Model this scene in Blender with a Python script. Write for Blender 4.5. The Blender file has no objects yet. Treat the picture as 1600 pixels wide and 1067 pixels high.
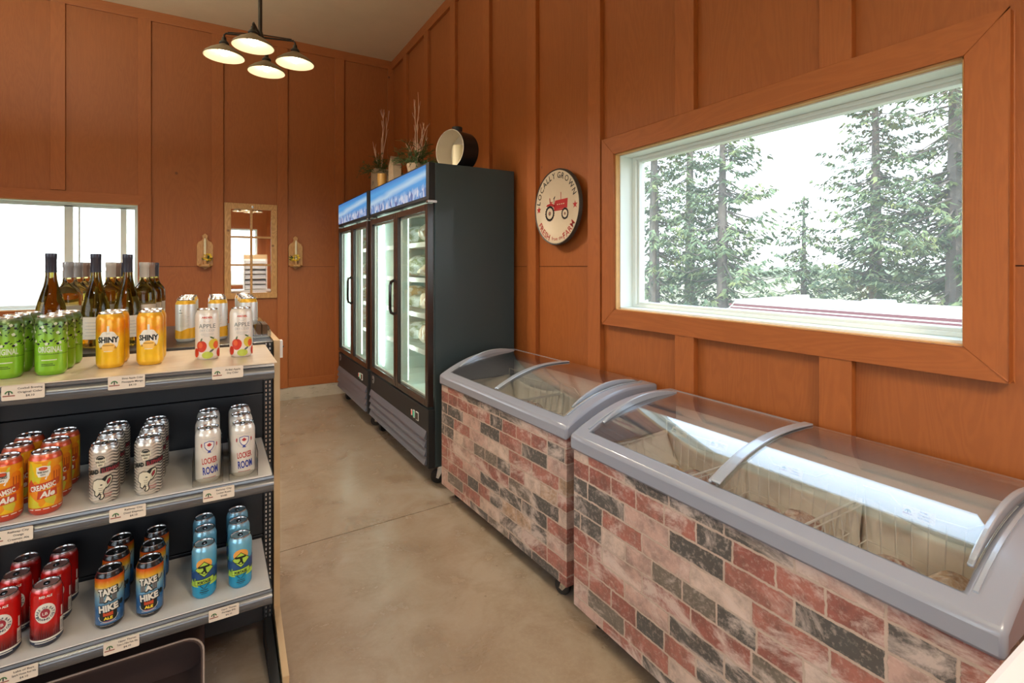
import bpy, bmesh, math, random
from mathutils import Vector, Matrix
from mathutils.geometry import tessellate_polygon
R = math.radians
PI = math.pi
random.seed(7)
scn = bpy.context.scene
COL = scn.collection

# ------------------------------------------------------------------ camera
H = 1.40
cd = bpy.data.cameras.new('camera')
cam = bpy.data.objects.new('camera', cd)
COL.objects.link(cam)
cam.location = (0, 0, H)
YAW = math.atan(470 / 790.0)
cam.rotation_euler = (R(90), 0, -YAW)
cd.sensor_fit = 'HORIZONTAL'
cd.sensor_width = 36
cd.lens = 36 * 790 / 1600.0
cd.shift_x = 0
cd.shift_y = -(533.5 - 417) / 1600.0
cd.clip_start = 0.05
cd.clip_end = 900
scn.camera = cam

# ------------------------------------------------------------------ colour management
scn.view_settings.view_transform = 'Standard'
scn.view_settings.look = 'None'
scn.view_settings.exposure = -0.08
scn.view_settings.gamma = 1.0
scn.view_settings.use_curve_mapping = False
cy = scn.cycles
cy.max_bounces = 9
cy.diffuse_bounces = 5
cy.glossy_bounces = 5
cy.transmission_bounces = 8
cy.transparent_max_bounces = 16
cy.caustics_reflective = False
cy.caustics_refractive = False
cy.sample_clamp_indirect = 6

# ------------------------------------------------------------------ world
wd = bpy.data.worlds.new('sky')
scn.world = wd
wd.use_nodes = True
wn = wd.node_tree.nodes
wl = wd.node_tree.links
wn.clear()
wo = wn.new('ShaderNodeOutputWorld')
wb = wn.new('ShaderNodeBackground')
wr = wn.new('ShaderNodeValToRGB')
wt = wn.new('ShaderNodeTexCoord')
ws = wn.new('ShaderNodeSeparateXYZ')
wl.new(wt.outputs['Generated'], ws.inputs[0])
wl.new(ws.outputs['Z'], wr.inputs[0])
wr.color_ramp.elements[0].position = 0.0
wr.color_ramp.elements[0].color = (0.90, 0.96, 1.0, 1)
wr.color_ramp.elements[1].position = 0.8
wr.color_ramp.elements[1].color = (0.56, 0.75, 1.0, 1)
wl.new(wr.outputs[0], wb.inputs['Color'])
wb.inputs['Strength'].default_value = 5.2
wl.new(wb.outputs[0], wo.inputs['Surface'])

# ------------------------------------------------------------------ sun (comes over the building, lights the trees and the caravan)
sd = bpy.data.lights.new('sun', 'SUN')
sd.energy = 4.5
sd.angle = R(1.5)
sd.color = (1.0, 0.95, 0.85)
so = bpy.data.objects.new('sun', sd)
COL.objects.link(so)
so.rotation_euler = (R(38), 0, R(-62))
so.location = (-10, -6, 14)

XR, YB, ZC = 1.829, 5.7775, 3.785       # right wall face, back wall face, ceiling
XL, YF = -3.3, -2.7                      # left wall, wall behind the camera

def portal(name, loc, rot, sx, sy):
    d = bpy.data.lights.new(name, 'AREA')
    d.shape = 'RECTANGLE'
    d.size = sx
    d.size_y = sy
    d.energy = 1
    d.cycles.is_portal = True
    o = bpy.data.objects.new(name, d)
    COL.objects.link(o)
    o.location = loc
    o.rotation_euler = rot
W1 = (0.564, 1.985, 1.178, 1.987)        # window_1, y0 y1 z0 z1 (right wall)
W2 = (-2.30, -0.569, 1.03, 1.974)        # window_2, x0 x1 z0 z1 (back wall)
W3 = (-1.70, 1.00, 0.95, 2.35)           # window_3 behind the camera
W4_FILL = (-2.10, 1.85, 0.90, 2.60)           # window_4 left wall, unseen, added to let in more daylight
portal('daylight_portal', (XR + 0.2, (W1[0] + W1[1]) / 2, (W1[2] + W1[3]) / 2), (0, R(90), 0), W1[3] - W1[2], W1[1] - W1[0])
portal('daylight_portal', ((W2[0] + W2[1]) / 2, YB + 0.2, (W2[2] + W2[3]) / 2), (R(-90), 0, 0), W2[1] - W2[0], W2[3] - W2[2])
portal('daylight_portal', ((W3[0] + W3[1]) / 2, YF - 0.2, (W3[2] + W3[3]) / 2), (R(90), 0, 0), W3[1] - W3[0], W3[3] - W3[2])
portal('daylight_portal', (XL - 0.2, (W4_FILL[0] + W4_FILL[1]) / 2, (W4_FILL[2] + W4_FILL[3]) / 2), (0, R(-90), 0), W4_FILL[3] - W4_FILL[2], W4_FILL[1] - W4_FILL[0])

# ------------------------------------------------------------------ materials
def newmat(name):
    m = bpy.data.materials.new(name)
    m.use_nodes = True
    return m, m.node_tree.nodes, m.node_tree.links, m.node_tree.nodes['Principled BSDF']

_mats = {}
def pm(name, col, rough=0.5, metal=0.0, coat=0.0, emit=None, es=0.0, trans=0.0, ior=1.45, noise=0.0, nscale=20.0, spec=None):
    if name in _mats:
        return _mats[name]
    m, n, l, b = newmat(name)
    c = (col[0], col[1], col[2], 1)
    b.inputs['Base Color'].default_value = c
    b.inputs['Roughness'].default_value = rough
    b.inputs['Metallic'].default_value = metal
    b.inputs['Coat Weight'].default_value = coat
    b.inputs['Coat Roughness'].default_value = 0.08
    b.inputs['Transmission Weight'].default_value = trans
    b.inputs['IOR'].default_value = ior
    if spec is not None:
        b.inputs['Specular IOR Level'].default_value = spec
    if emit:
        b.inputs['Emission Color'].default_value = (emit[0], emit[1], emit[2], 1)
        b.inputs['Emission Strength'].default_value = es
    if noise:
        t = n.new('ShaderNodeTexCoord')
        nz = n.new('ShaderNodeTexNoise')
        nz.inputs['Scale'].default_value = nscale
        nz.inputs['Detail'].default_value = 5
        mx = n.new('ShaderNodeMix')
        mx.data_type = 'RGBA'
        mx.inputs['A'].default_value = tuple(x * (1 - noise) for x in col[:3]) + (1,)
        mx.inputs['B'].default_value = tuple(min(1, x * (1 + noise)) for x in col[:3]) + (1,)
        l.new(t.outputs['Object'], nz.inputs['Vector'])
        l.new(nz.outputs['Fac'], mx.inputs['Factor'])
        l.new(mx.outputs['Result'], b.inputs['Base Color'])
    _mats[name] = m
    return m

class G:
    """small node-graph helper"""
    def __init__(s, name):
        s.m, s.n, s.l, s.b = newmat(name)
        s.tc = s.n.new('ShaderNodeTexCoord')
    def obj(s): return s.tc.outputs['Object']
    def put(s, sock, v):
        if hasattr(v, 'default_value') or hasattr(v, 'is_output'):
            s.l.new(v, sock)
        else:
            if sock.type == 'RGBA' and len(v) == 3: v = (v[0], v[1], v[2], 1)
            sock.default_value = v
    def math(s, op, a, b=0.0, c=0.0):
        k = s.n.new('ShaderNodeMath'); k.operation = op
        s.put(k.inputs[0], a); s.put(k.inputs[1], b)
        if op in ('MULTIPLY_ADD', 'SMOOTH_MIN', 'COMPARE'): s.put(k.inputs[2], c)
        return k.outputs[0]
    def sep(s, v):
        k = s.n.new('ShaderNodeSeparateXYZ'); s.put(k.inputs[0], v); return k.outputs
    def comb(s, x, y, z):
        k = s.n.new('ShaderNodeCombineXYZ')
        s.put(k.inputs[0], x); s.put(k.inputs[1], y); s.put(k.inputs[2], z); return k.outputs[0]
    def mapp(s, v, scale=(1, 1, 1), loc=(0, 0, 0), rot=(0, 0, 0)):
        k = s.n.new('ShaderNodeMapping'); s.put(k.inputs['Vector'], v)
        k.inputs['Scale'].default_value = scale; k.inputs['Location'].default_value = loc; k.inputs['Rotation'].default_value = rot
        return k.outputs[0]
    def noise(s, v, scale=5, detail=4, rough=0.5, dist=0.0, col=False):
        k = s.n.new('ShaderNodeTexNoise'); s.put(k.inputs['Vector'], v)
        k.inputs['Scale'].default_value = scale; k.inputs['Detail'].default_value = detail
        k.inputs['Roughness'].default_value = rough; k.inputs['Distortion'].default_value = dist
        return k.outputs['Color' if col else 'Fac']
    def wave(s, v, scale=5, dist=2, detail=2, dscale=1, dirn='X', rings=False, prof='SIN'):
        k = s.n.new('ShaderNodeTexWave'); s.put(k.inputs['Vector'], v)
        if rings: k.wave_type = 'RINGS'
        else: k.bands_direction = dirn
        k.wave_profile = prof
        k.inputs['Scale'].default_value = scale; k.inputs['Distortion'].default_value = dist
        k.inputs['Detail'].default_value = detail; k.inputs['Detail Scale'].default_value = dscale
        return k.outputs['Fac']
    def voro(s, v, scale=5, out='Color', feature='F1'):
        k = s.n.new('ShaderNodeTexVoronoi'); k.feature = feature; s.put(k.inputs['Vector'], v)
        k.inputs['Scale'].default_value = scale
        return k.outputs[out]
    def ramp(s, f, stops, interp='LINEAR'):
        k = s.n.new('ShaderNodeValToRGB'); s.put(k.inputs[0], f)
        cr = k.color_ramp; cr.interpolation = interp
        while len(cr.elements) < len(stops): cr.elements.new(0.5)
        for e, (p, c) in zip(cr.elements, stops):
            e.position = p; e.color = (c[0], c[1], c[2], 1) if len(c) == 3 else c
        return k.outputs[0]
    def g(s, f, a, b):     # grey ramp
        return s.ramp(f, [(a, (0, 0, 0)), (b, (1, 1, 1))])
    def mix(s, f, a, b, mode='MIX'):
        k = s.n.new('ShaderNodeMix'); k.data_type = 'RGBA'; k.blend_type = mode
        s.put(k.inputs['Factor'], f); s.put(k.inputs['A'], a); s.put(k.inputs['B'], b)
        return k.outputs['Result']
    def vadd(s, a, b, k2=1.0):
        k = s.n.new('ShaderNodeVectorMath'); k.operation = 'MULTIPLY_ADD'
        s.put(k.inputs[0], b); k.inputs[1].default_value = (k2, k2, k2); s.put(k.inputs[2], a)
        return k.outputs[0]
    def bump(s, h, strength=0.3, dist=0.01):
        k = s.n.new('ShaderNodeBump'); s.put(k.inputs['Height'], h)
        k.inputs['Strength'].default_value = strength; k.inputs['Distance'].default_value = dist
        s.l.new(k.outputs[0], s.b.inputs['Normal'])
    def done(s, col=None, rough=None, **kw):
        if col is not None: s.put(s.b.inputs['Base Color'], col)
        if rough is not None: s.put(s.b.inputs['Roughness'], rough)
        for k, v in kw.items(): s.put(s.b.inputs[k.replace('_', ' ')], v)
        return s.m

def pane_mat(name, tint=(0.95, 0.97, 0.96), boost=1.0, base=0.0, rough=0.0, haze=0.0):
    """thin clear sheet: see-through with fresnel reflection"""
    m = bpy.data.materials.new(name); m.use_nodes = True
    n, l = m.node_tree.nodes, m.node_tree.links
    n.clear()
    o = n.new('ShaderNodeOutputMaterial'); mx = n.new('ShaderNodeMixShader')
    tr = n.new('ShaderNodeBsdfTransparent'); gl = n.new('ShaderNodeBsdfGlossy'); fr = n.new('ShaderNodeFresnel')
    tr.inputs[0].default_value = (*tint, 1); gl.inputs['Roughness'].default_value = rough
    ge = n.new('ShaderNodeNewGeometry')
    io = n.new('ShaderNodeMath'); io.operation = 'MULTIPLY_ADD'       # same reflectance from both sides of the thin sheet
    io.inputs[1].default_value = 1 / 1.5 - 1.5; io.inputs[2].default_value = 1.5
    l.new(ge.outputs['Backfacing'], io.inputs[0]); l.new(io.outputs[0], fr.inputs[0])
    ma = n.new('ShaderNodeMath'); ma.operation = 'MULTIPLY_ADD'
    ma.inputs[1].default_value = boost; ma.inputs[2].default_value = base
    l.new(fr.outputs[0], ma.inputs[0]); l.new(ma.outputs[0], mx.inputs[0])
    l.new(tr.outputs[0], mx.inputs[1]); l.new(gl.outputs[0], mx.inputs[2])
    if haze:      # pale veil mixed into the pane for washed-out daylight haze
        tl = n.new('ShaderNodeBsdfTranslucent'); tl.inputs[0].default_value = (0.9, 0.93, 0.95, 1); m2 = n.new('ShaderNodeMixShader'); m2.inputs[0].default_value = haze
        l.new(mx.outputs[0], m2.inputs[1]); l.new(tl.outputs[0], m2.inputs[2]); l.new(m2.outputs[0], o.inputs[0])
    else: l.new(mx.outputs[0], o.inputs[0])
    return m

def wood_orange(name, axis, seed=0.0, tone=1.0, knots=True):
    """orange stained sheathing: axis = the grain direction ('Z' vertical, 'Y' / 'X' horizontal)"""
    g = G(name)
    sc = {'Z': (3.2, 3.2, 0.42), 'Y': (3.2, 0.42, 3.2), 'X': (0.42, 3.2, 3.2)}[axis]
    v = g.mapp(g.obj(), sc, (seed, seed * 1.7, seed * 0.3))
    n1 = g.noise(v, 2.2, 3, 0.55, 0.8)
    w = g.wave(g.comb(n1, n1, n1), 5.5, 2.0, 3, 2.0)
    fine = g.noise(g.mapp(g.obj(), tuple(x * 9 for x in sc)), 6, 4, 0.6)
    big = g.noise(g.obj(), 0.9, 3, 0.5)
    c = g.mix(g.g(w, 0.1, 0.95), (0.305 * tone, 0.084 * tone, 0.014 * tone), (0.340 * tone, 0.096 * tone, 0.017 * tone))
    c = g.mix(g.math('MULTIPLY', g.g(fine, 0.35, 0.7), 0.25), c, (0.255 * tone, 0.066 * tone, 0.013 * tone))
    c = g.mix(g.math('MULTIPLY', g.g(big, 0.35, 0.7), 0.35), c, (0.40 * tone, 0.122 * tone, 0.026 * tone))
    if knots:
        d = g.voro(g.mapp(g.obj(), (1.6, 1.6, 1.3), (seed, 0.3, seed)), 1.5, 'Distance')
        k = g.ramp(d, [(0.0, (1, 1, 1)), (0.022, (1, 1, 1)), (0.035, (0, 0, 0))])
        c = g.mix(g.math('MULTIPLY', k, 0.75), c, (0.10, 0.028, 0.010))
    g.bump(fine, 0.12, 0.004)
    return g.done(c, 0.55)

def brick_wrap(name):
    g = G(name)
    x, y, z = g.sep(g.obj())
    u = g.math('ADD', x, y)
    v = g.comb(u, z, 0.0)
    v = g.vadd(v, g.noise(g.obj(), 32, 5, 0.7, col=True), 0.012)
    def br(off, freq):
        k = g.n.new('ShaderNodeTexBrick'); g.put(k.inputs['Vector'], v)
        k.offset = 0.42; k.offset_frequency = 2; k.squash = 0.62; k.squash_frequency = 3
        k.inputs['Color1'].default_value = (0, 0, 0, 1); k.inputs['Color2'].default_value = (1, 1, 1, 1)
        k.inputs['Mortar'].default_value = (0.5, 0.5, 0.5, 1)
        k.inputs['Scale'].default_value = 1; k.inputs['Mortar Size'].default_value = 0.0042
        k.inputs['Mortar Smooth'].default_value = 0.55; k.inputs['Bias'].default_value = 0
        k.inputs['Brick Width'].default_value = 0.195; k.inputs['Row Height'].default_value = 0.066
        return k
    k = br(0, 0)
    red, red2, pink, char, gry, tan, cream = (0.38, 0.145, 0.115), (0.32, 0.11, 0.09), (0.54, 0.36, 0.31), (0.085, 0.082, 0.080), (0.17, 0.145, 0.12), (0.44, 0.29, 0.19), (0.62, 0.48, 0.41)
    c = g.ramp(k.outputs['Color'], [(0, red), (0.17, pink), (0.27, char), (0.40, cream), (0.48, red2), (0.60, gry), (0.68, pink), (0.75, char), (0.86, red), (0.95, tan)], 'CONSTANT')
    blotch = g.noise(g.obj(), 14, 6, 0.7)
    c = g.mix(g.math('MULTIPLY', g.g(blotch, 0.42, 0.66), 0.55), c, (0.075, 0.062, 0.055))
    smear = g.noise(g.mapp(g.obj(), (5, 5, 8)), 1.0, 7, 0.72, 0.6)
    c = g.mix(g.math('MULTIPLY', g.g(smear, 0.50, 0.62), 0.74), c, (0.68, 0.57, 0.52))
    fine = g.noise(g.obj(), 75, 4, 0.7)
    c = g.mix(g.math('MULTIPLY', g.g(fine, 0.52, 0.68), 0.38), c, (0.62, 0.50, 0.44))
    mort = g.mix(g.noise(g.obj(), 22, 4, 0.6), (0.36, 0.28, 0.22), (0.62, 0.50, 0.43))
    c = g.mix(k.outputs['Fac'], c, mort)
    return g.done(c, 0.42)

M = {}
M['wall_r'] = wood_orange('stained_sheathing', 'Z', 2.0)
M['wall_b'] = wood_orange('stained_sheathing_back', 'Z', 5.0)
M['batten'] = wood_orange('stained_batten', 'Z', 9.0, 1.08)
M['board_y'] = wood_orange('stained_board_long', 'Y', 3.0, 1.08)
M['board_x'] = wood_orange('stained_board_cross', 'X', 4.0, 1.08)
M['groove'] = pm('groove_shadow_stain', (0.10, 0.03, 0.012), 0.8)
M['rawwood'] = pm('raw_edge_wood', (0.62, 0.36, 0.14), 0.6, noise=0.2)
M['vinyl'] = pm('window_vinyl_white', (0.80, 0.86, 0.82), 0.35)
M['jamb'] = pm('white_jamb', (0.80, 0.87, 0.84), 0.4)
M['pane'] = pane_mat('window_pane', (0.98, 0.99, 0.985), 1.0, 0.0, 0.0, 0.034)
M['lidglass'] = pane_mat('freezer_lid_glass', (0.965, 0.975, 0.975), 2.2, 0.02, 0.004)
M['doorglass'] = pane_mat('fridge_door_glass', (0.90, 0.95, 0.93), 0.9, 0.0)
M['acrylic'] = pane_mat('clear_acrylic', (0.86, 0.87, 0.86), 1.5, 0.04)
M['brick'] = brick_wrap('printed_brick_wrap')
M['frz_grey'] = pm('freezer_grey_plastic', (0.28, 0.30, 0.365), 0.24, coat=0.3)
M['frz_rail'] = pm('freezer_rail', (0.46, 0.52, 0.60), 0.22, metal=0.35, coat=0.2)
M['frz_dark'] = pm('freezer_seal', (0.10, 0.10, 0.12), 0.5)
M['liner'] = pm('freezer_liner', (0.84, 0.84, 0.82), 0.45, noise=0.1, nscale=9)
M['frost'] = pm('white_bags', (0.86, 0.83, 0.76), 0.5, noise=0.12, nscale=30)
M['wire'] = pm('white_wire', (0.78, 0.77, 0.72), 0.35)
M['black'] = pm('black_coated_steel', (0.012, 0.013, 0.014), 0.30)
M['blackm'] = pm('black_matte', (0.016, 0.017, 0.019), 0.55)
M['blackg'] = pm('black_gloss', (0.010, 0.010, 0.011), 0.12, coat=0.5)
M['chrome'] = pm('zinc', (0.62, 0.62, 0.60), 0.25, metal=1)
M['rubber'] = pm('rubber', (0.018, 0.016, 0.015), 0.6)
M['steel'] = pm('shelf_channel_steel', (0.12, 0.12, 0.125), 0.25, metal=0.45, coat=0.4, noise=0.2, nscale=14)
M['alu'] = pm('can_aluminium', (0.66, 0.66, 0.66), 0.22, metal=1)
M['white'] = pm('white_paint', (0.82, 0.82, 0.80), 0.4)
M['ink'] = pm('black_ink', (0.012, 0.012, 0.014), 0.4)
M['cream'] = pm('cream_paper', (0.74, 0.68, 0.58), 0.5)

# ------------------------------------------------------------------ mesh builder
class MB:
    def __init__(s):
        s.v = []; s.f = []; s.mi = []
    def add(s, vs, fs, mi=0, mat=None):
        o = len(s.v)
        if mat is not None: vs = [mat @ Vector(p) for p in vs]
        s.v += [tuple(p) for p in vs]
        s.f += [tuple(i + o for i in f) for f in fs]
        s.mi += [mi] * len(fs)
        return s
    def box(s, x0, x1, y0, y1, z0, z1, mi=0, mat=None):
        vs = [(x0, y0, z0), (x1, y0, z0), (x1, y1, z0), (x0, y1, z0), (x0, y0, z1), (x1, y0, z1), (x1, y1, z1), (x0, y1, z1)]
        fs = [(0, 3, 2, 1), (4, 5, 6, 7), (0, 1, 5, 4), (1, 2, 6, 5), (2, 3, 7, 6), (3, 0, 4, 7)]
        return s.add(vs, fs, mi, mat)
    def prism(s, poly, axis, a, b, mi=0, mat=None):
        """extrude a 2D polygon along axis; poly in the other two axes in order (xyz minus axis)"""
        n = len(poly)
        def P(p, t):
            return {'x': (t, p[0], p[1]), 'y': (p[0], t, p[1]), 'z': (p[0], p[1], t)}[axis]
        vs = [P(p, a) for p in poly] + [P(p, b) for p in poly]
        fs = [(i, (i + 1) % n, n + (i + 1) % n, n + i) for i in range(n)]
        tri = tessellate_polygon([[Vector((p[0], p[1], 0)) for p in poly]])
        fs += [tuple(t) for t in tri] + [tuple(n + i for i in reversed(t)) for t in tri]
        return s.add(vs, fs, mi, mat)
    def lathe(s, prof, seg=32, mi=0, mat=None, c=(0, 0), caps=True):
        vs = []; fs = []
        n = len(prof)
        for k in range(seg):
            a = 2 * PI * k / seg
            for r, z in prof:
                vs.append((c[0] + r * math.cos(a), c[1] + r * math.sin(a), z))
        for k in range(seg):
            k2 = (k + 1) % seg
            for i in range(n - 1):
                fs.append((k * n + i, k2 * n + i, k2 * n + i + 1, k * n + i + 1))
        if caps:
            if prof[0][0] > 1e-6: fs.append(tuple(k * n for k in reversed(range(seg))))
            if prof[-1][0] > 1e-6: fs.append(tuple(k * n + n - 1 for k in range(seg)))
        return s.add(vs, fs, mi, mat)
    def cyl(s, p, q, r, r2=None, seg=12, mi=0, mat=None):
        return s.tube([p, q], [r, r if r2 is None else r2], seg, mi, mat)
    def tube(s, pts, rad, seg=6, mi=0, mat=None, closed=False):
        pts = [Vector(p) for p in pts]
        n = len(pts)
        if not isinstance(rad, (list, tuple)): rad = [rad] * n
        vs = []; fs = []
        up = Vector((0, 0, 1)); prev = None
        for i, p in enumerate(pts):
            if closed: t = (pts[(i + 1) % n] - pts[i - 1])
            else: t = (pts[min(i + 1, n - 1)] - pts[max(i - 1, 0)])
            if t.length < 1e-9: t = Vector((0, 0, 1))
            t.normalize()
            if prev is None:
                a = up if abs(t.z) < 0.9 else Vector((1, 0, 0))
                u = t.cross(a).normalized()
            else:
                u = (prev - t * prev.dot(t))
                if u.length < 1e-6: u = t.orthogonal()
                u.normalize()
            prev = u
            w = t.cross(u)
            for k in range(seg):
                a = 2 * PI * k / seg
                vs.append(p + (u * math.cos(a) + w * math.sin(a)) * rad[i])
        m = n if closed else n - 1
        for i in range(m):
            j = (i + 1) % n
            for k in range(seg):
                k2 = (k + 1) % seg
                fs.append((i * seg + k, i * seg + k2, j * seg + k2, j * seg + k))
        if not closed:
            fs.append(tuple(reversed(range(seg)))); fs.append(tuple((n - 1) * seg + k for k in range(seg)))
        return s.add(vs, fs, mi, mat)
    def blob(s, c, r, seed=0, nu=14, nv=9, j=0.12, mi=0, flat=None):
        rr = random.Random(seed)
        ph = [(rr.choice((1, 2, 3)), rr.uniform(1, 2), rr.uniform(0, 6), rr.uniform(0, 6)) for _ in range(4)]
        vs = []; fs = []
        for i in range(nv + 1):
            th = PI * i / nv
            for k in range(nu):
                a = 2 * PI * k / nu
                q = 1 + j * sum(math.sin(p[0] * a + p[2]) * math.sin(p[1] * th * 2 + p[3]) for p in ph) / 2
                # boxier than a sphere
                sx = math.copysign(abs(math.cos(a)) ** 0.7, math.cos(a)) * math.sin(th) ** 0.7
                sy = math.copysign(abs(math.sin(a)) ** 0.7, math.sin(a)) * math.sin(th) ** 0.7
                vs.append((c[0] + r[0] * sx * q, c[1] + r[1] * sy * q, c[2] + r[2] * math.cos(th) * (q if i < nv * 0.7 else 1)))
        for i in range(nv):
            for k in range(nu):
                k2 = (k + 1) % nu
                fs.append((i * nu + k, (i + 1) * nu + k, (i + 1) * nu + k2, i * nu + k2))
        return s.add(vs, fs, mi)
    def mesh(s, name, mats, smooth=False, angle=35):
        me = bpy.data.meshes.new(name)
        me.from_pydata(s.v, [], s.f)
        for m in (mats if isinstance(mats, (list, tuple)) else [mats]): me.materials.append(m)
        if any(s.mi): me.polygons.foreach_set('material_index', s.mi)
        if smooth:
            me.polygons.foreach_set('use_smooth', [True] * len(me.polygons))
            me.set_sharp_from_angle(angle=R(angle))
        me.update()
        return me
    def build(s, name, mats, parent=None, loc=(0, 0, 0), rz=0, smooth=False, bevel=0, angle=35):
        o = bpy.data.objects.new(name, s.mesh(name, mats, smooth, angle))
        COL.objects.link(o)
        o.location = loc; o.rotation_euler = (0, 0, rz)
        if parent: o.parent = parent
        if bevel:
            b = o.modifiers.new('bevel', 'BEVEL'); b.width = bevel; b.segments = 2; b.limit_method = 'ANGLE'; b.angle_limit = R(40)
            b.harden_normals = False
        return o

def tag(o, label=None, cat=None, group=None, kind=None):
    if label: o['label'] = label
    if cat: o['category'] = cat
    if group: o['group'] = group
    if kind: o['kind'] = kind
    return o
def thing(name, label, cat, loc=(0, 0, 0), rz=0, group=None):
    o = bpy.data.objects.new(name, None); COL.objects.link(o)
    o.empty_display_size = 0.05
    o.location = loc; o.rotation_euler = (0, 0, rz)
    return tag(o, label, cat, group)
def struct(o):
    o['kind'] = 'structure'; return o
KIDS = {}
def copy_tree(o, parent=None):
    c = o.copy(); COL.objects.link(c)
    if parent: c.parent = parent
    for ch in list(o.children): copy_tree(ch, c)
    return c
def dup(o, loc, rz, label, group=None):
    c = copy_tree(o); c.location = loc; c.rotation_euler = (0, 0, rz); c['label'] = label
    if group: c['group'] = group
    return c

# ------------------------------------------------------------------ printed art (2D shapes laid on a surface)
_tc = {}
def text2d(s, size, bold=0.0):
    key = (s, round(size, 5), round(bold, 5))
    if key in _tc: return _tc[key]
    cu = bpy.data.curves.new('txt', 'FONT')
    cu.body = s; cu.size = size; cu.offset = bold; cu.resolution_u = 2; cu.align_x = 'LEFT'
    cu.fill_mode = 'FRONT'
    ob = bpy.data.objects.new('txt', cu); COL.objects.link(ob)
    dg = bpy.context.evaluated_depsgraph_get()
    ev = ob.evaluated_get(dg); me = ev.to_mesh()
    vs = [(v.co.x, v.co.y) for v in me.vertices]; fs = [tuple(p.vertices) for p in me.polygons]
    ev.to_mesh_clear()
    bpy.data.objects.remove(ob); bpy.data.curves.remove(cu)
    _tc[key] = (vs, fs)
    return vs, fs

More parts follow.
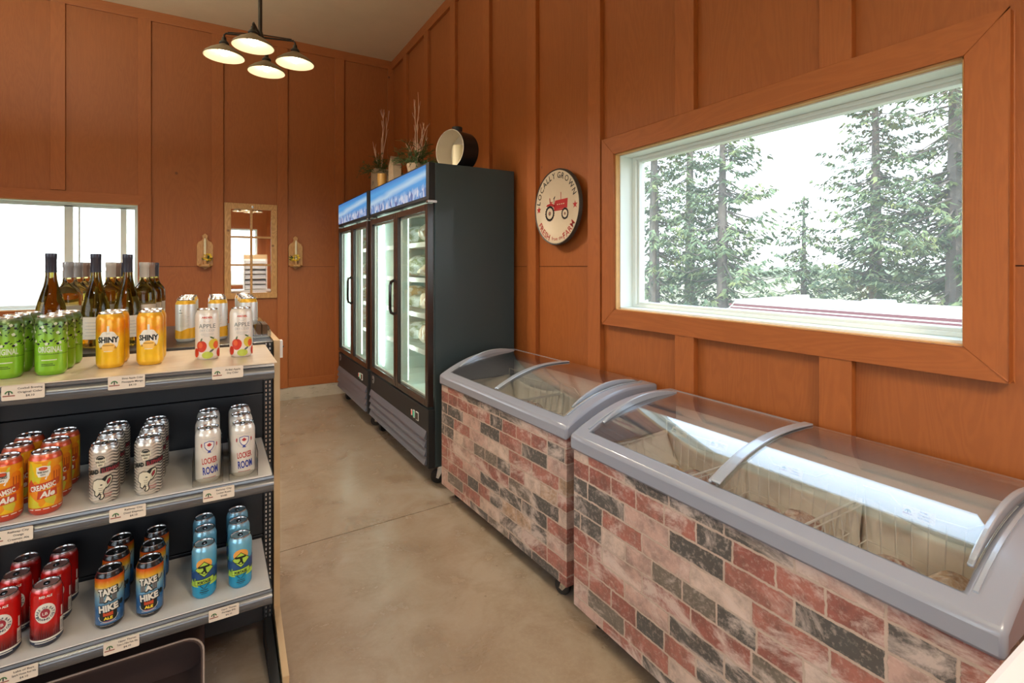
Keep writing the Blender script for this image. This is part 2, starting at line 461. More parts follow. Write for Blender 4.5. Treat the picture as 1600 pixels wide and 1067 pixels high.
class Art:
    def __init__(s): s.items = []   # (verts2d, faces, mat, layer)
    def poly(s, pts, mi, layer=0):
        tri = tessellate_polygon([[Vector((p[0], p[1], 0)) for p in pts]])
        s.items.append((list(pts), [tuple(t) for t in tri], mi, layer)); return s
    def rect(s, x0, x1, y0, y1, mi, layer=0, rot=0):
        pts = [(x0, y0), (x1, y0), (x1, y1), (x0, y1)]
        if rot:
            cx, cyy = (x0 + x1) / 2, (y0 + y1) / 2
            pts = [(cx + (a - cx) * math.cos(rot) - (b - cyy) * math.sin(rot), cyy + (a - cx) * math.sin(rot) + (b - cyy) * math.cos(rot)) for a, b in pts]
        s.items.append((pts, [(0, 1, 2, 3)], mi, layer)); return s
    def ell(s, cx, cyy, rx, ry, mi, layer=0, n=20, rot=0, wob=0.0, wn=5, a0=0, a1=2 * PI):
        pts = []
        full = abs(a1 - a0 - 2 * PI) < 1e-6
        for k in range(n if full else n + 1):
            a = a0 + (a1 - a0) * k / n
            q = 1 + wob * math.sin(wn * a)
            x, y = rx * q * math.cos(a), ry * q * math.sin(a)
            pts.append((cx + x * math.cos(rot) - y * math.sin(rot), cyy + x * math.sin(rot) + y * math.cos(rot)))
        return s.poly(pts, mi, layer)
    def ring(s, cx, cyy, r0, r1, mi, layer=0, n=32, a0=0, a1=2 * PI, yr=1.0):
        vs = []; fs = []
        for k in range(n + 1):
            a = a0 + (a1 - a0) * k / n
            vs += [(cx + r0 * math.cos(a), cyy + yr * r0 * math.sin(a)), (cx + r1 * math.cos(a), cyy + yr * r1 * math.sin(a))]
        for k in range(n): fs.append((2 * k, 2 * k + 1, 2 * k + 3, 2 * k + 2))
        s.items.append((vs, fs, mi, layer)); return s
    def line(s, pts, w, mi, layer=0):
        vs = []; fs = []
        P = [Vector(p) for p in pts]
        for i, p in enumerate(P):
            t = (P[min(i + 1, len(P) - 1)] - P[max(i - 1, 0)]).normalized()
            nn = Vector((-t.y, t.x)) * w / 2
            vs += [tuple(p + nn), tuple(p - nn)]
        for i in range(len(P) - 1): fs.append((2 * i, 2 * i + 1, 2 * i + 3, 2 * i + 2))
        s.items.append((vs, fs, mi, layer)); return s
    def text(s, t, cx, y, size, mi, layer=1, bold=0.0, width=None, rot=0, shear=0.0, sy=1.0):
        vs, fs = text2d(t, size, bold)
        if not vs: return s
        x0 = min(v[0] for v in vs); x1 = max(v[0] for v in vs)
        k = 1.0 if width is None else width / (x1 - x0)
        mx = (x0 + x1) / 2
        c_, s_ = math.cos(rot), math.sin(rot)
        out = []
        for a, b in vs:
            a2 = (a - mx) * k + shear * b; b2 = b * sy
            out.append((cx + a2 * c_ - b2 * s_, y + a2 * s_ + b2 * c_))
        s.items.append((out, fs, mi, layer)); return s
    def arc(s, t, cx, cyy, r, mid, size, mi, layer=1, bold=0.0, inner=False, gap=0.25, sy=1.0):
        ws = []
        for ch in t:
            if ch == ' ': ws.append(size * 0.35); continue
            vs, _ = text2d(ch, size, bold)
            ws.append(max(v[0] for v in vs) - min(v[0] for v in vs) + size * gap * 0.5)
        tot = sum(ws)
        pos = -tot / 2
        for ch, w in zip(t, ws):
            c = pos + w / 2; pos += w
            if ch == ' ': continue
            if not inner:
                a = mid - c / r
                s.text(ch, cx + r * math.cos(a), cyy + r * math.sin(a), size, mi, layer, bold, rot=a - PI / 2, sy=sy)
            else:
                a = mid + c / r
                s.text(ch, cx + r * math.cos(a), cyy + r * math.sin(a), size, mi, layer, bold, rot=a + PI / 2, sy=sy)
        return s
    def flat(s, mb, fn, off=0.0004, mi0=0):
        """fn(s, t, h) -> 3D"""
        for vs, fs, mi, ly in s.items:
            mb.add([fn(a, b, off * (1 + ly)) for a, b in vs], fs, mi0 + mi)
    def wrap(s, mb, R0, z0=0.0, off=0.00022, mi0=0, step=0.0045, rot=0.0):
        for vs, fs, mi, ly in s.items:
            bm = bmesh.new()
            bv = [bm.verts.new((a, b, 0)) for a, b in vs]
            for f in fs:
                try: bm.faces.new([bv[i] for i in f])
                except ValueError: pass
            lo = min(a for a, b in vs); hi = max(a for a, b in vs)
            k = math.ceil(lo / step)
            while k * step < hi:
                bmesh.ops.bisect_plane(bm, geom=bm.verts[:] + bm.edges[:] + bm.faces[:], plane_co=(k * step, 0, 0), plane_no=(1, 0, 0), dist=1e-6)
                k += 1
            bm.verts.index_update()
            rr = R0 + off * (1 + ly)
            out = [(rr * math.sin(v.co.x / R0 + rot), -rr * math.cos(v.co.x / R0 + rot), v.co.y + z0) for v in bm.verts]
            mb.add(out, [tuple(v.index for v in f.verts) for f in bm.faces], mi0 + mi)
            bm.free()

# ================================================================== ROOM
def plane_mat_floor():
    g = G('polished_concrete')
    o = g.obj()
    big = g.noise(o, 1.1, 5, 0.6, 0.4)
    mid = g.noise(o, 4.5, 6, 0.65, 0.5)
    fine = g.noise(o, 60, 4, 0.6)
    c = g.ramp(big, [(0.28, (0.31, 0.240, 0.172)), (0.5, (0.365, 0.295, 0.225)), (0.72, (0.42, 0.365, 0.30))])
    c = g.mix(g.math('MULTIPLY', g.g(mid, 0.42, 0.66), 0.7), c, (0.25, 0.175, 0.115))
    c = g.mix(g.math('MULTIPLY', g.g(fine, 0.45, 0.75), 0.25), c, (0.44, 0.36, 0.27))
    sp = g.voro(o, 9, 'Distance')
    c = g.mix(g.math('MULTIPLY', g.ramp(sp, [(0.0, (1, 1, 1)), (0.03, (1, 1, 1)), (0.06, (0, 0, 0))]), 0.5), c, (0.17, 0.12, 0.08))
    rg = g.math('MULTIPLY_ADD', mid, 0.26, 0.12)
    g.bump(mid, 0.03, 0.01)
    return g.done(c, rg)
M['floor'] = plane_mat_floor()
def m_ceiling():
    g = G('woven_ceiling_cloth')
    o = g.obj()
    x, y, z = g.sep(o)
    wx = g.wave(o, 60, 1.5, 2, 3, 'X'); wy = g.wave(o, 60, 1.5, 2, 3, 'Y')
    w = g.math('MULTIPLY', wx, wy)
    n = g.noise(o, 3.0, 5, 0.6)
    c = g.mix(g.g(w, 0.0, 0.8), (0.66, 0.48, 0.26), (0.80, 0.60, 0.35))
    c = g.mix(g.math('MULTIPLY', g.g(n, 0.35, 0.7), 0.35), c, (0.58, 0.41, 0.22))
    g.bump(g.math('ADD', g.math('MULTIPLY', w, 0.25), g.noise(g.mapp(o, (1, 2.5, 1)), 2.2, 3, 0.5)), 0.25, 0.02)
    return g.done(c, 0.9)
M['ceiling'] = m_ceiling()
def m_conc():
    g = G('kerb_concrete')
    n = g.noise(g.obj(), 7, 6, 0.65)
    c = g.mix(g.g(n, 0.3, 0.7), (0.44, 0.38, 0.29), (0.56, 0.49, 0.39))
    k = g.noise(g.mapp(g.obj(), (1, 1, 4)), 10, 5, 0.7)
    c = g.mix(g.math('MULTIPLY', g.g(k, 0.60, 0.68), 0.6), c, (0.16, 0.12, 0.09))
    return g.done(c, 0.8)
M['kerb'] = m_conc()

# floor: two slabs with the saw-cut joint between them
b = MB()
def jy(x): return 2.716 + 0.045 * (x - 0.285) / 0.9
x0, x1 = XL - 0.2, XR + 0.2
b.prism([(x0, YF - 0.2), (x1, YF - 0.2), (x1, jy(x1) - 0.0028), (x0, jy(x0) - 0.0028)], 'z', -0.12, 0)
b.prism([(x0, jy(x0) + 0.0028), (x1, jy(x1) + 0.0028), (x1, YB + 0.2), (x0, YB + 0.2)], 'z', -0.12, 0)
struct(b.build('floor', M['floor']))
b = MB(); b.prism([(x0, jy(x0) - 0.0028), (x1, jy(x1) - 0.0028), (x1, jy(x1) + 0.0028), (x0, jy(x0) + 0.0028)], 'z', -0.12, -0.006)
struct(b.build('trim_1', pm('joint_dirt', (0.10, 0.065, 0.045), 0.9)))
b = MB(); b.box(x0, x1, YF - 0.2, YB + 0.2, ZC, ZC + 0.1)
struct(b.build('ceiling', M['ceiling']))

def holed(b, u0, u1, z0, z1, h, box):
    """panel u0..u1 x z0..z1 with a rectangular hole h=(a,b,c,d)"""
    if h is None:
        box(u0, u1, z0, z1); return
    a, c, e, f = h
    a2, c2 = max(a, u0), min(c, u1); e2, f2 = max(e, z0), min(f, z1)
    if a2 >= c2 or e2 >= f2:
        box(u0, u1, z0, z1); return
    if a2 > u0: box(u0, a2, z0, z1)
    if c2 < u1: box(c2, u1, z0, z1)
    if e2 > z0: box(a2, c2, z0, e2)
    if f2 < z1: box(a2, c2, f2, z1)

KZ = 0.131
def wall(name, axis, face, outward, u0, u1, hole, mat, jz=1.403, joints=()):
    """sheathing panels 12 mm proud of a backing wall; the room face is at `face`"""
    b = MB()
    t = 0.012 * outward
    def bx(f0, f1):
        lo, hi = min(f0, f1), max(f0, f1)
        if axis == 'x': return lambda a, c, z0, z1: b.box(lo, hi, a, c, z0, z1, cur[0])
        return lambda a, c, z0, z1: b.box(a, c, lo, hi, z0, z1, cur[0])
    cur = [0]
    p = bx(face, face + t)
    g = 0.0018
    us = [u0] + list(joints) + [u1]
    for i in range(len(us) - 1):
        a = us[i] + (g if i else 0); c = us[i + 1] - (g if i < len(us) - 2 else 0)
        holed(b, a, c, KZ, jz - g, hole, p)
        holed(b, a, c, jz + g, ZC, hole, p)
    cur[0] = 1
    q = bx(face + t, face + 0.15 * outward)
    holed(b, u0, u1, KZ, ZC, hole, q)
    cur[0] = 2
    q = bx(face - 0.004 * outward, face + 0.15 * outward)
    q(u0, u1, 0, KZ)
    return struct(b.build(name, [mat, M['groove'], M['kerb']]))
wall('wall_right', 'x', XR, 1, YF, YB + 0.15, W1, M['wall_r'])
wall('wall_back', 'y', YB, 1, XL, XR, W2, M['wall_b'])
wall('wall_front', 'y', YF, -1, XL, XR, W3, M['wall_b'])
wall('wall_left', 'x', XL, -1, YF, YB, W4_FILL, M['wall_r'])

NT = [1]
def trim(b, mat, bevel=0.002):
    NT[0] += 1
    return struct(b.build('trim_%d' % NT[0], mat, bevel=bevel))
BT = 0.030
# battens on the back wall
for x in (-2.89, -2.31, -1.725, -1.14, -0.531, 0.054, 0.640, 1.216):
    b = MB()
    for z0, z1 in ((KZ, W2[2] - 0.09), (W2[3] + 0.092, ZC - 0.095)) if W2[0] - 0.08 < x < W2[1] + 0.02 else ((KZ, ZC - 0.095),):
        b.box(x - 0.05, x + 0.05, YB - 0.018, YB, z0, z1)
    trim(b, M['batten'])
b = MB(); b.box(XL, XR, YB - 0.018, YB, ZC - 0.095, ZC); trim(b, M['board_x'])
b = MB(); b.box(0.69, 1.166, YB - 0.010, YB, KZ, KZ + 0.085); trim(b, M['board_x'])
b = MB(); b.box(XR - 0.075, XR, YB - 0.018, YB, KZ, ZC - 0.095); trim(b, M['batten'])
# battens on the right wall
for y in (5.30, 4.675, 4.04, 3.415, 2.780, 2.150, 1.535, 0.905, 0.285, -0.36, -1.0, -1.65, -2.3):
    b = MB()
    for z0, z1 in ((KZ, W1[2] - 0.083), (W1[3] + 0.092, ZC - 0.095)) if W1[0] < y < W1[1] + 0.05 else ((KZ, ZC - 0.095),):
        b.box(XR - BT, XR, y - 0.052, y + 0.052, z0, z1)
    trim(b, M['batten'])
b = MB(); b.box(XR - BT, XR, YF, YB - 0.018, ZC - 0.095, ZC); trim(b, M['board_y'])
for x in (-2.6, -2.0, 1.25, 1.6):
    b = MB(); b.box(x - 0.05, x + 0.05, YF, YF + 0.02, KZ, ZC); trim(b, M['batten'])
for y in (-2.0, -1.3, 3.6, 4.3, 5.0):
    b = MB(); b.box(XL, XL + 0.02, y - 0.05, y + 0.05, KZ, ZC); trim(b, M['batten'])

# windows -----------------------------------------------------------
def window(idx, axis, face, outward, hole, cas, cast, mh, mv, split=None, raw=True):
    """casing boards, white jamb, vinyl frame and pane as children of window_idx"""
    a, c, e, f = hole
    w = bpy.data.objects.new('window_%d' % idx, None); COL.objects.link(w); struct(w)
    def B(b, u0, u1, d0, d1, z0, z1, mi=0):
        lo, hi = sorted((face + outward * d0, face + outward * d1))
        if axis == 'x': b.box(lo, hi, u0, u1, z0, z1, mi)
        else: b.box(u0, u1, lo, hi, z0, z1, mi)
    def PR(b, pts, d0, d1):
        lo, hi = sorted((face + outward * d0, face + outward * d1))
        b.prism(pts, 'x' if axis == 'x' else 'y', lo, hi)
    m = cas
    g = 0.0015
    for nm, pts, mm in (('casing_head', [(a - m, f + m), (c + m, f + m), (c, f), (a, f)], mh),
                        ('casing_sill', [(a - m, e - m * 0.9), (c + m, e - m * 0.9), (c, e), (a, e)], mh),
                        ('casing_side', [(a - m, e - m * 0.9 + g), (a - m, f + m - g), (a, f - g), (a, e + g)], mv),
                        ('casing_side', [(c + m, e - m * 0.9 + g), (c + m, f + m - g), (c, f - g), (c, e + g)], mv)):
        b = MB(); PR(b, pts, -cast, 0); struct(b.build(nm, mm, w, bevel=0.003))
    # raw wood edge ring then the white jamb
    j = 0.012
    b = MB()
    for (u0, u1, z0, z1) in ((a, c, f - j * 0.6, f), (a, c, e, e + j * 0.4), (a, a + j * 0.6, e, f), (c - j * 0.6, c, e, f)):
        B(b, u0, u1, -cast * 0.7, 0.02, z0, z1)
    struct(b.build('edge_board', M['rawwood'], w))
    b = MB()
    for (u0, u1, z0, z1) in ((a, c, f - j, f), (a, c, e, e + j), (a, a + j, e, f), (c - j, c, e, f)):
        B(b, u0, u1, 0.002, 0.15, z0, z1)
    struct(b.build('jamb', M['jamb'], w))
    b = MB()
    k = 0.034
    for d0, d1, q in ((0.085, 0.0995, 0.014), (0.10, 0.14, 0.026)):
        a2, c2, e2, f2 = a + j, c - j, e + j, f - j
        s_ = q + 0.010
        for (u0, u1, z0, z1) in ((a2 + s_, c2 - s_, f2 - q, f2), (a2 + s_, c2 - s_, e2, e2 + q), (a2, a2 + s_, e2, f2), (c2 - s_, c2, e2, f2)):
            B(b, u0, u1, d0, d1, z0, z1)
    if split:
        for s_, wd, d0, d1 in split: B(b, s_ - wd / 2, s_ + wd / 2, d0, d1, e + j, f - j)
    struct(b.build('window_frame', M['vinyl'], w, bevel=0.002))
    b = MB(); B(b, a + j, c - j, 0.118, 0.122, e + j, f - j)
    struct(b.build('pane', M['pane'], w))
    return w
window(1, 'x', XR, 1, W1, 0.092, 0.034, M['board_y'], M['batten'])
window(2, 'y', YB, 1, W2, 0.088, 0.022, M['board_x'], M['batten'], split=[(-1.09, 0.06, 0.10, 0.13), (-1.02, 0.012, 0.12, 0.14), (-0.70, 0.045, 0.10, 0.13), (-1.9, 0.05, 0.1, 0.13)])
window(3, 'y', YF, -1, W3, 0.09, 0.022, M['board_x'], M['batten'], split=[(-0.35, 0.06, 0.10, 0.13)])
window(4, 'x', XL, -1, W4_FILL, 0.09, 0.022, M['board_y'], M['batten'], split=[(1.3, 0.06, 0.10, 0.13)])  # unseen opening, added as a daylight source for the room

# ================================================================== OUTSIDE
def m_ground():
    g = G('field_grass')
    n = g.noise(g.obj(), 0.08, 6, 0.6)
    n2 = g.noise(g.obj(), 1.2, 5, 0.7)
    c = g.mix(g.g(n, 0.40, 0.62), (0.25, 0.25, 0.13), (0.30, 0.25, 0.18))
    c = g.mix(g.math('MULTIPLY', g.g(n2, 0.4, 0.7), 0.5), c, (0.20, 0.24, 0.09))
    return g.done(c, 0.95)
GZ = -2.5
b = MB(); b.box(-400, 600, -500, 700, GZ - 0.5, GZ)
tag(b.build('field', m_ground()), kind='structure')
b = MB(); b.box(XL - 0.4, XR + 0.35, YF - 0.4, YB + 0.35, GZ, -0.12)
struct(b.build('trim_100', M['kerb']))

def px(u, w, z=None):
    a = (u - 800) / 790.0
    S_, C_ = math.sin(YAW), math.cos(YAW)
    return (w * (S_ + a * C_), w * (C_ - a * S_))
M['bark'] = pm('spruce_bark', (0.16, 0.135, 0.115), 0.9, noise=0.35, nscale=6)
def m_needles():
    g = G('spruce_needles')
    n = g.noise(g.obj(), 1.3, 4, 0.6)
    c = g.ramp(n, [(0.3, (0.080, 0.130, 0.075)), (0.5, (0.14, 0.19, 0.085)), (0.7, (0.26, 0.28, 0.09))])
    return g.done(c, 0.7)
M['needles'] = m_needles()
def spruce(u, w, h, rad, label, seed, lean=0.0, base=0.10):
    rr = random.Random(seed)
    x, y = px(u, w)
    t = thing('spruce_tree', label, 'tree', (x, y, GZ), rr.uniform(0, 6), 'spruce trees beyond the window')
    b = MB()
    tr = 0.013 * h + 0.09
    b.lathe([(tr * 1.5, -0.2), (tr * 1.15, 0.25), (tr, h * 0.1), (tr * 0.75, h * 0.45), (tr * 0.35, h * 0.8), (0.015, h)], 9)
    f = MB()
    nw = int(h * 2.3)
    def tuft(p, d, ln, wd):
        # a drooping spray of needles: a bent kite with a ragged outline
        side = d.cross(Vector((0, 0, 1)))
        if side.length < 1e-4: side = Vector((1, 0, 0))
        side = side.normalized() * wd + Vector((rr.uniform(-.4, .4), rr.uniform(-.4, .4), rr.uniform(-.9, .9))) * wd
        q = d * ln + Vector((0, 0, -ln * rr.uniform(0.25, 0.9)))
        m1 = p + q * 0.4
        f.add([p, m1 + side, p + q * 0.62 + side * 0.35, p + q, p + q * 0.7 - side * 0.4, m1 - side], [(0, 1, 2), (0, 2, 3), (0, 3, 4), (0, 4, 5)])
    for i in range(nw):
        z = h * (base + (0.985 - base) * (i + rr.uniform(-.3, .3)) / nw)
        tt = (z / h - base) / (1 - base)
        nb = rr.choice((6, 7, 8)) if tt < 0.85 else 5
        for k in range(nb):
            if rr.random() < 0.10: continue
            a = rr.uniform(0, 2 * PI)
            L = rad * (1 - max(tt, 0)) ** 0.75 * rr.uniform(0.55, 1.1) + 0.12
            if tt < 0.12: L *= 0.65
            dx = Vector((math.cos(a), math.sin(a), 0))
            droop = rr.uniform(0.10, 0.32); up = rr.uniform(0.0, 0.15)
            pts = []
            ns = max(3, int(L / 0.24))
            for s_ in range(ns + 1):
                q = s_ / ns
                pts.append(Vector((0, 0, z)) + dx * L * q + Vector((0, 0, L * (-droop * math.sin(q * PI * 0.75) * 1.2 + up * q * q * 1.5))))
            b.tube([pts[0], pts[ns // 2], pts[-1]], [0.012 + 0.012 * L, 0.008 + 0.005 * L, 0.003], 4)
            for s_ in range(1, ns + 1):
                p = pts[s_]; q = s_ / ns
                for r_ in range(6 if q > 0.25 else 3):
                    ang = a + rr.uniform(-1.5, 1.5)
                    d = Vector((math.cos(ang), math.sin(ang), rr.uniform(-.15, .1)))
                    tuft(p + d * rr.uniform(0, 0.08) - Vector((0, 0, rr.uniform(0, .1))), d, rr.uniform(0.18, 0.42) * (0.65 + 0.35 * min(L, 2) / 2), rr.uniform(0.025, 0.075))
    b.build('trunk', M['bark'], t)
    f.build('foliage', M['needles'], t)
    return t
spruce(1022, 24, 15.0, 2.2, 'spruce at the left edge of the window, half cut off by the frame', 11)
spruce(1078, 29, 17.0, 3.0, 'second spruce from the left, slim trunk, behind the dense trees', 12)
spruce(1129, 22, 13.3, 3.4, 'tall spruce with a bare lower trunk left of the gap of sky', 13, base=0.14)
spruce(1256, 30, 8.6, 3.0, 'small pointed young spruce standing in the gap of sky', 14, base=0.06)
spruce(1368, 24, 15.5, 3.9, 'full spruce behind the caravan, right of the small pointed one', 15, base=0.16)
spruce(1492, 20, 18.0, 4.6, 'biggest spruce with the thick trunk near the right window jamb', 16, base=0.15)
spruce(1590, 25, 16.0, 4.0, 'spruce mostly hidden behind the right window jamb', 17, base=0.12)

# distant hedge line
b = MB()
rr = random.Random(5)
for k in range(60):
    yy = -60 + k * 5.5
    b.blob((190 + rr.uniform(-4, 4), yy, GZ + 1.2), (3.5, 3.6, rr.uniform(1.6, 3.0)), k, 8, 6, 0.25)
tag(b.build('hedgerow', pm('hedge_green', (0.22, 0.26, 0.17), 0.95)), kind='stuff', label='distant pale hedgerow along the far edge of the field', cat='hedge')

# motorhome
cv = thing('motorhome', 'long white motorhome with maroon stripes parked below the window', 'motorhome', (15.3, 5.4, GZ), R(90))
# local x = along its length (world +y), local y = width (world -x)
L2 = 4.9
b = MB()
b.prism([(-L2, 0.45), (-L2, 2.62), (-L2 + 0.18, 2.80), (L2 - 0.25, 2.80), (L2, 2.55), (L2, 0.45)], 'y', -1.2, 1.2)
b.build('body', pm('caravan_white', (0.86, 0.86, 0.86), 0.35), cv, bevel=0.05)
b = MB(); b.prism([(-L2 + 0.1, -1.15), (L2 - 0.2, -1.15), (L2 - 0.2, 1.15), (-L2 + 0.1, 1.15)], 'z', 2.80, 2.88)
b.build('roof', pm('caravan_roof', (0.80, 0.80, 0.80), 0.6), cv, bevel=0.03)
mar = pm('maroon_stripe', (0.16, 0.045, 0.055), 0.4)
for z0, z1 in ((2.685, 2.755), (2.60, 2.65)):
    b = MB(); b.box(-L2 - 0.004, L2 - 0.06, 1.195, 1.21, z0, z1); b.box(-L2 - 0.01, -L2, -1.2, 1.2, z0, z1)
    b.build('stripe', mar, cv)
b = MB(); b.box(-L2 - 0.004, L2 + 0.004, 1.195, 1.206, 1.05, 1.2); b.build('stripe', mar, cv)
dg_ = pm('caravan_window', (0.10, 0.14, 0.16), 0.1)
for x0_, x1_, z0, z1 in ((3.3, 3.75, 2.12, 2.48), (4.2, 4.5, 2.30, 2.42), (-0.9, 0.0, 2.02, 2.10), (-1.75, -1.35, 1.88, 2.10), (-0.2, 1.6, 1.5, 2.1)):
    b = MB(); b.box(x0_, x1_, 1.19, 1.22, z0, z1); b.build('side_window', dg_, cv, bevel=0.01)
for x_, w_, h_ in ((3.4, 0.22, 0.16), (1.2, 0.32, 0.14), (-1.0, 0.22, 0.18), (-3.0, 0.45, 0.16)):
    b = MB(); b.prism([(x_ - w_, 2.87), (x_ - w_ * 0.8, 2.87 + h_), (x_ + w_ * 0.7, 2.87 + h_), (x_ + w_, 2.87)], 'y', -0.35, 0.35)
    b.build('roof_vent', pm('caravan_vent', (0.70, 0.72, 0.74), 0.5), cv, bevel=0.02)
for x_ in (-3.0, 2.6, -1.9):
    for s_ in (-1.02, 1.02):
        b = MB(); b.cyl((x_, s_ - 0.13, 0.38), (x_, s_ + 0.13, 0.38), 0.38, seg=20); b.build('wheel', M['rubber'], cv)
b = MB(); b.box(-3.2, -2.55, 1.2, 1.204, 0.5, 2.42); b.build('door', pm('caravan_white2', (0.80, 0.80, 0.80), 0.4), cv)

# ================================================================== PENDANT LAMPS
M['shade'] = pm('bronze_shade', (0.22, 0.16, 0.10), 0.42, metal=0.35)
M['shade_in'] = pm('shade_inside', (0.80, 0.72, 0.58), 0.45)
M['bronze'] = pm('dark_bronze', (0.035, 0.028, 0.022), 0.4, metal=0.5)
M['bulb'] = pm('lamp_bulb', (1, 0.9, 0.75), 0.3, emit=(1.0, 0.83, 0.58), es=26)
def pendant(loc, rz, label):
    t = thing('pendant_lamp', label, 'pendant lamp', (loc[0], loc[1], 0), rz, 'four-shade pendant lamps')
    zr = loc[2]          # rim height of the shades
    b = MB()
    b.cyl((0, 0, zr + 0.135), (0, 0, ZC - 0.02), 0.011, seg=10)
    b.lathe([(0.0, ZC), (0.065, ZC), (0.062, ZC - 0.015), (0.02, ZC - 0.03), (0.0, ZC - 0.03)], 20)
    b.lathe([(0, zr + 0.105), (0.016, zr + 0.11), (0.024, zr + 0.13), (0.016, zr + 0.155), (0.011, zr + 0.17)], 14)
    b.build('stem', M['bronze'], t, smooth=True)
    ra = 0.188
    for k in range(4):
        a = k * PI / 2
        cx, cy_ = ra * math.cos(a), ra * math.sin(a)
        b = MB()
        b.tube([(0.01 * math.cos(a), 0.01 * math.sin(a), zr + 0.135), (cx * 0.95, cy_ * 0.95, zr + 0.135), (cx, cy_, zr + 0.125), (cx, cy_, zr + 0.08)], 0.0055, 7)
        b.tube([(cx * 0.1, cy_ * 0.1, zr + 0.150), (cx * 0.9, cy_ * 0.9, zr + 0.143)], 0.003, 6)
        arm = b.build('arm', M['bronze'], t, smooth=True)
        b = MB()
        b.lathe([(0.105, zr), (0.1065, zr + 0.003), (0.100, zr + 0.014), (0.074, zr + 0.036), (0.048, zr + 0.052), (0.030, zr + 0.062), (0.022, zr + 0.070)], 36, 0, c=(cx, cy_), caps=False)
        b.lathe([(0.1035, zr), (0.097, zr + 0.012), (0.071, zr + 0.033), (0.045, zr + 0.049), (0.020, zr + 0.066), (0.0, zr + 0.067)], 36, 1, c=(cx, cy_), caps=False)
        b.lathe([(0.1035, zr), (0.105, zr)], 36, 1, c=(cx, cy_), caps=False)
        sh = b.build('lamp_shade', [M['shade'], M['shade_in']], t, smooth=True)
        b = MB()
        b.lathe([(0.022, zr + 0.068), (0.026, zr + 0.076), (0.022, zr + 0.086), (0.013, zr + 0.092), (0.011, zr + 0.11), (0, zr + 0.112)], 16, c=(cx, cy_))
        b.build('socket_cap', M['bronze'], sh, smooth=True)
        b = MB()
        b.lathe([(0, zr + 0.006), (0.016, zr + 0.009), (0.026, zr + 0.022), (0.028, zr + 0.034), (0.022, zr + 0.050), (0.013, zr + 0.064), (0, zr + 0.066)], 16, c=(cx, cy_))
        b.build('bulb', M['bulb'], sh, smooth=True)
        ld = bpy.data.lights.new('lamp_light', 'SPOT'); ld.energy = 34; ld.color = (1.0, 0.84, 0.66)
        ld.spot_size = R(165); ld.spot_blend = 0.6; ld.shadow_soft_size = 0.03
        lo = bpy.data.objects.new('lamp_light', ld); COL.objects.link(lo); lo.parent = t
        lo.location = (cx, cy_, zr - 0.004)
    return t
pendant((0.245, 3.275, 2.60), R(-15), 'bronze four-shade pendant lamp hanging from the ceiling above the aisle')
pendant((0.68, -0.85, 2.60), R(10), 'bronze four-shade pendant lamp behind the viewer, seen only in the mirror')
# unseen strip lights, added to brighten the ceiling; they shine up and down
def strip(loc, rz, label):
    t = thing('added_fill_light', label, 'added fill light', (loc[0], loc[1], 0), rz, 'added fill lights')
    z = loc[2]
    b = MB(); b.prism([(-0.06, z), (-0.04, z + 0.05), (0.04, z + 0.05), (0.06, z)], 'x', -0.62, 0.62); b.build('housing', M['white'], t)
    b = MB(); b.cyl((-0.6, -0.03, z - 0.015), (0.6, -0.03, z - 0.015), 0.013, seg=10); b.cyl((-0.6, 0.03, z - 0.015), (0.6, 0.03, z - 0.015), 0.013, seg=10)
    b.build('tube', pm('added_fill_tube', (1, 1, 1), 0.4, emit=(0.85, 0.95, 1.0), es=8), t)
    for x_ in (-0.5, 0.5):
        b = MB(); b.cyl((x_, 0, z + 0.05), (x_, 0, ZC), 0.003, seg=5); b.build('hanging_wire', M['chrome'], t)
    for (dz, rx, en) in ((-0.035, 0, 9), (0.06, R(180), 125)):
        ld = bpy.data.lights.new('fill_light', 'AREA'); ld.shape = 'RECTANGLE'; ld.size = 1.2; ld.size_y = 0.1; ld.energy = en; ld.color = (0.78, 0.92, 1.0)
        lo = bpy.data.objects.new('fill_light', ld); COL.objects.link(lo); lo.parent = t; lo.location = (0, 0, z + dz); lo.rotation_euler = (rx, 0, 0)
strip((-0.9, -0.9, 3.10), 0, 'unseen added fill light behind the viewer')
strip((-1.75, 3.1, 2.45), R(90), 'unseen added fill light over the left half of the shop')

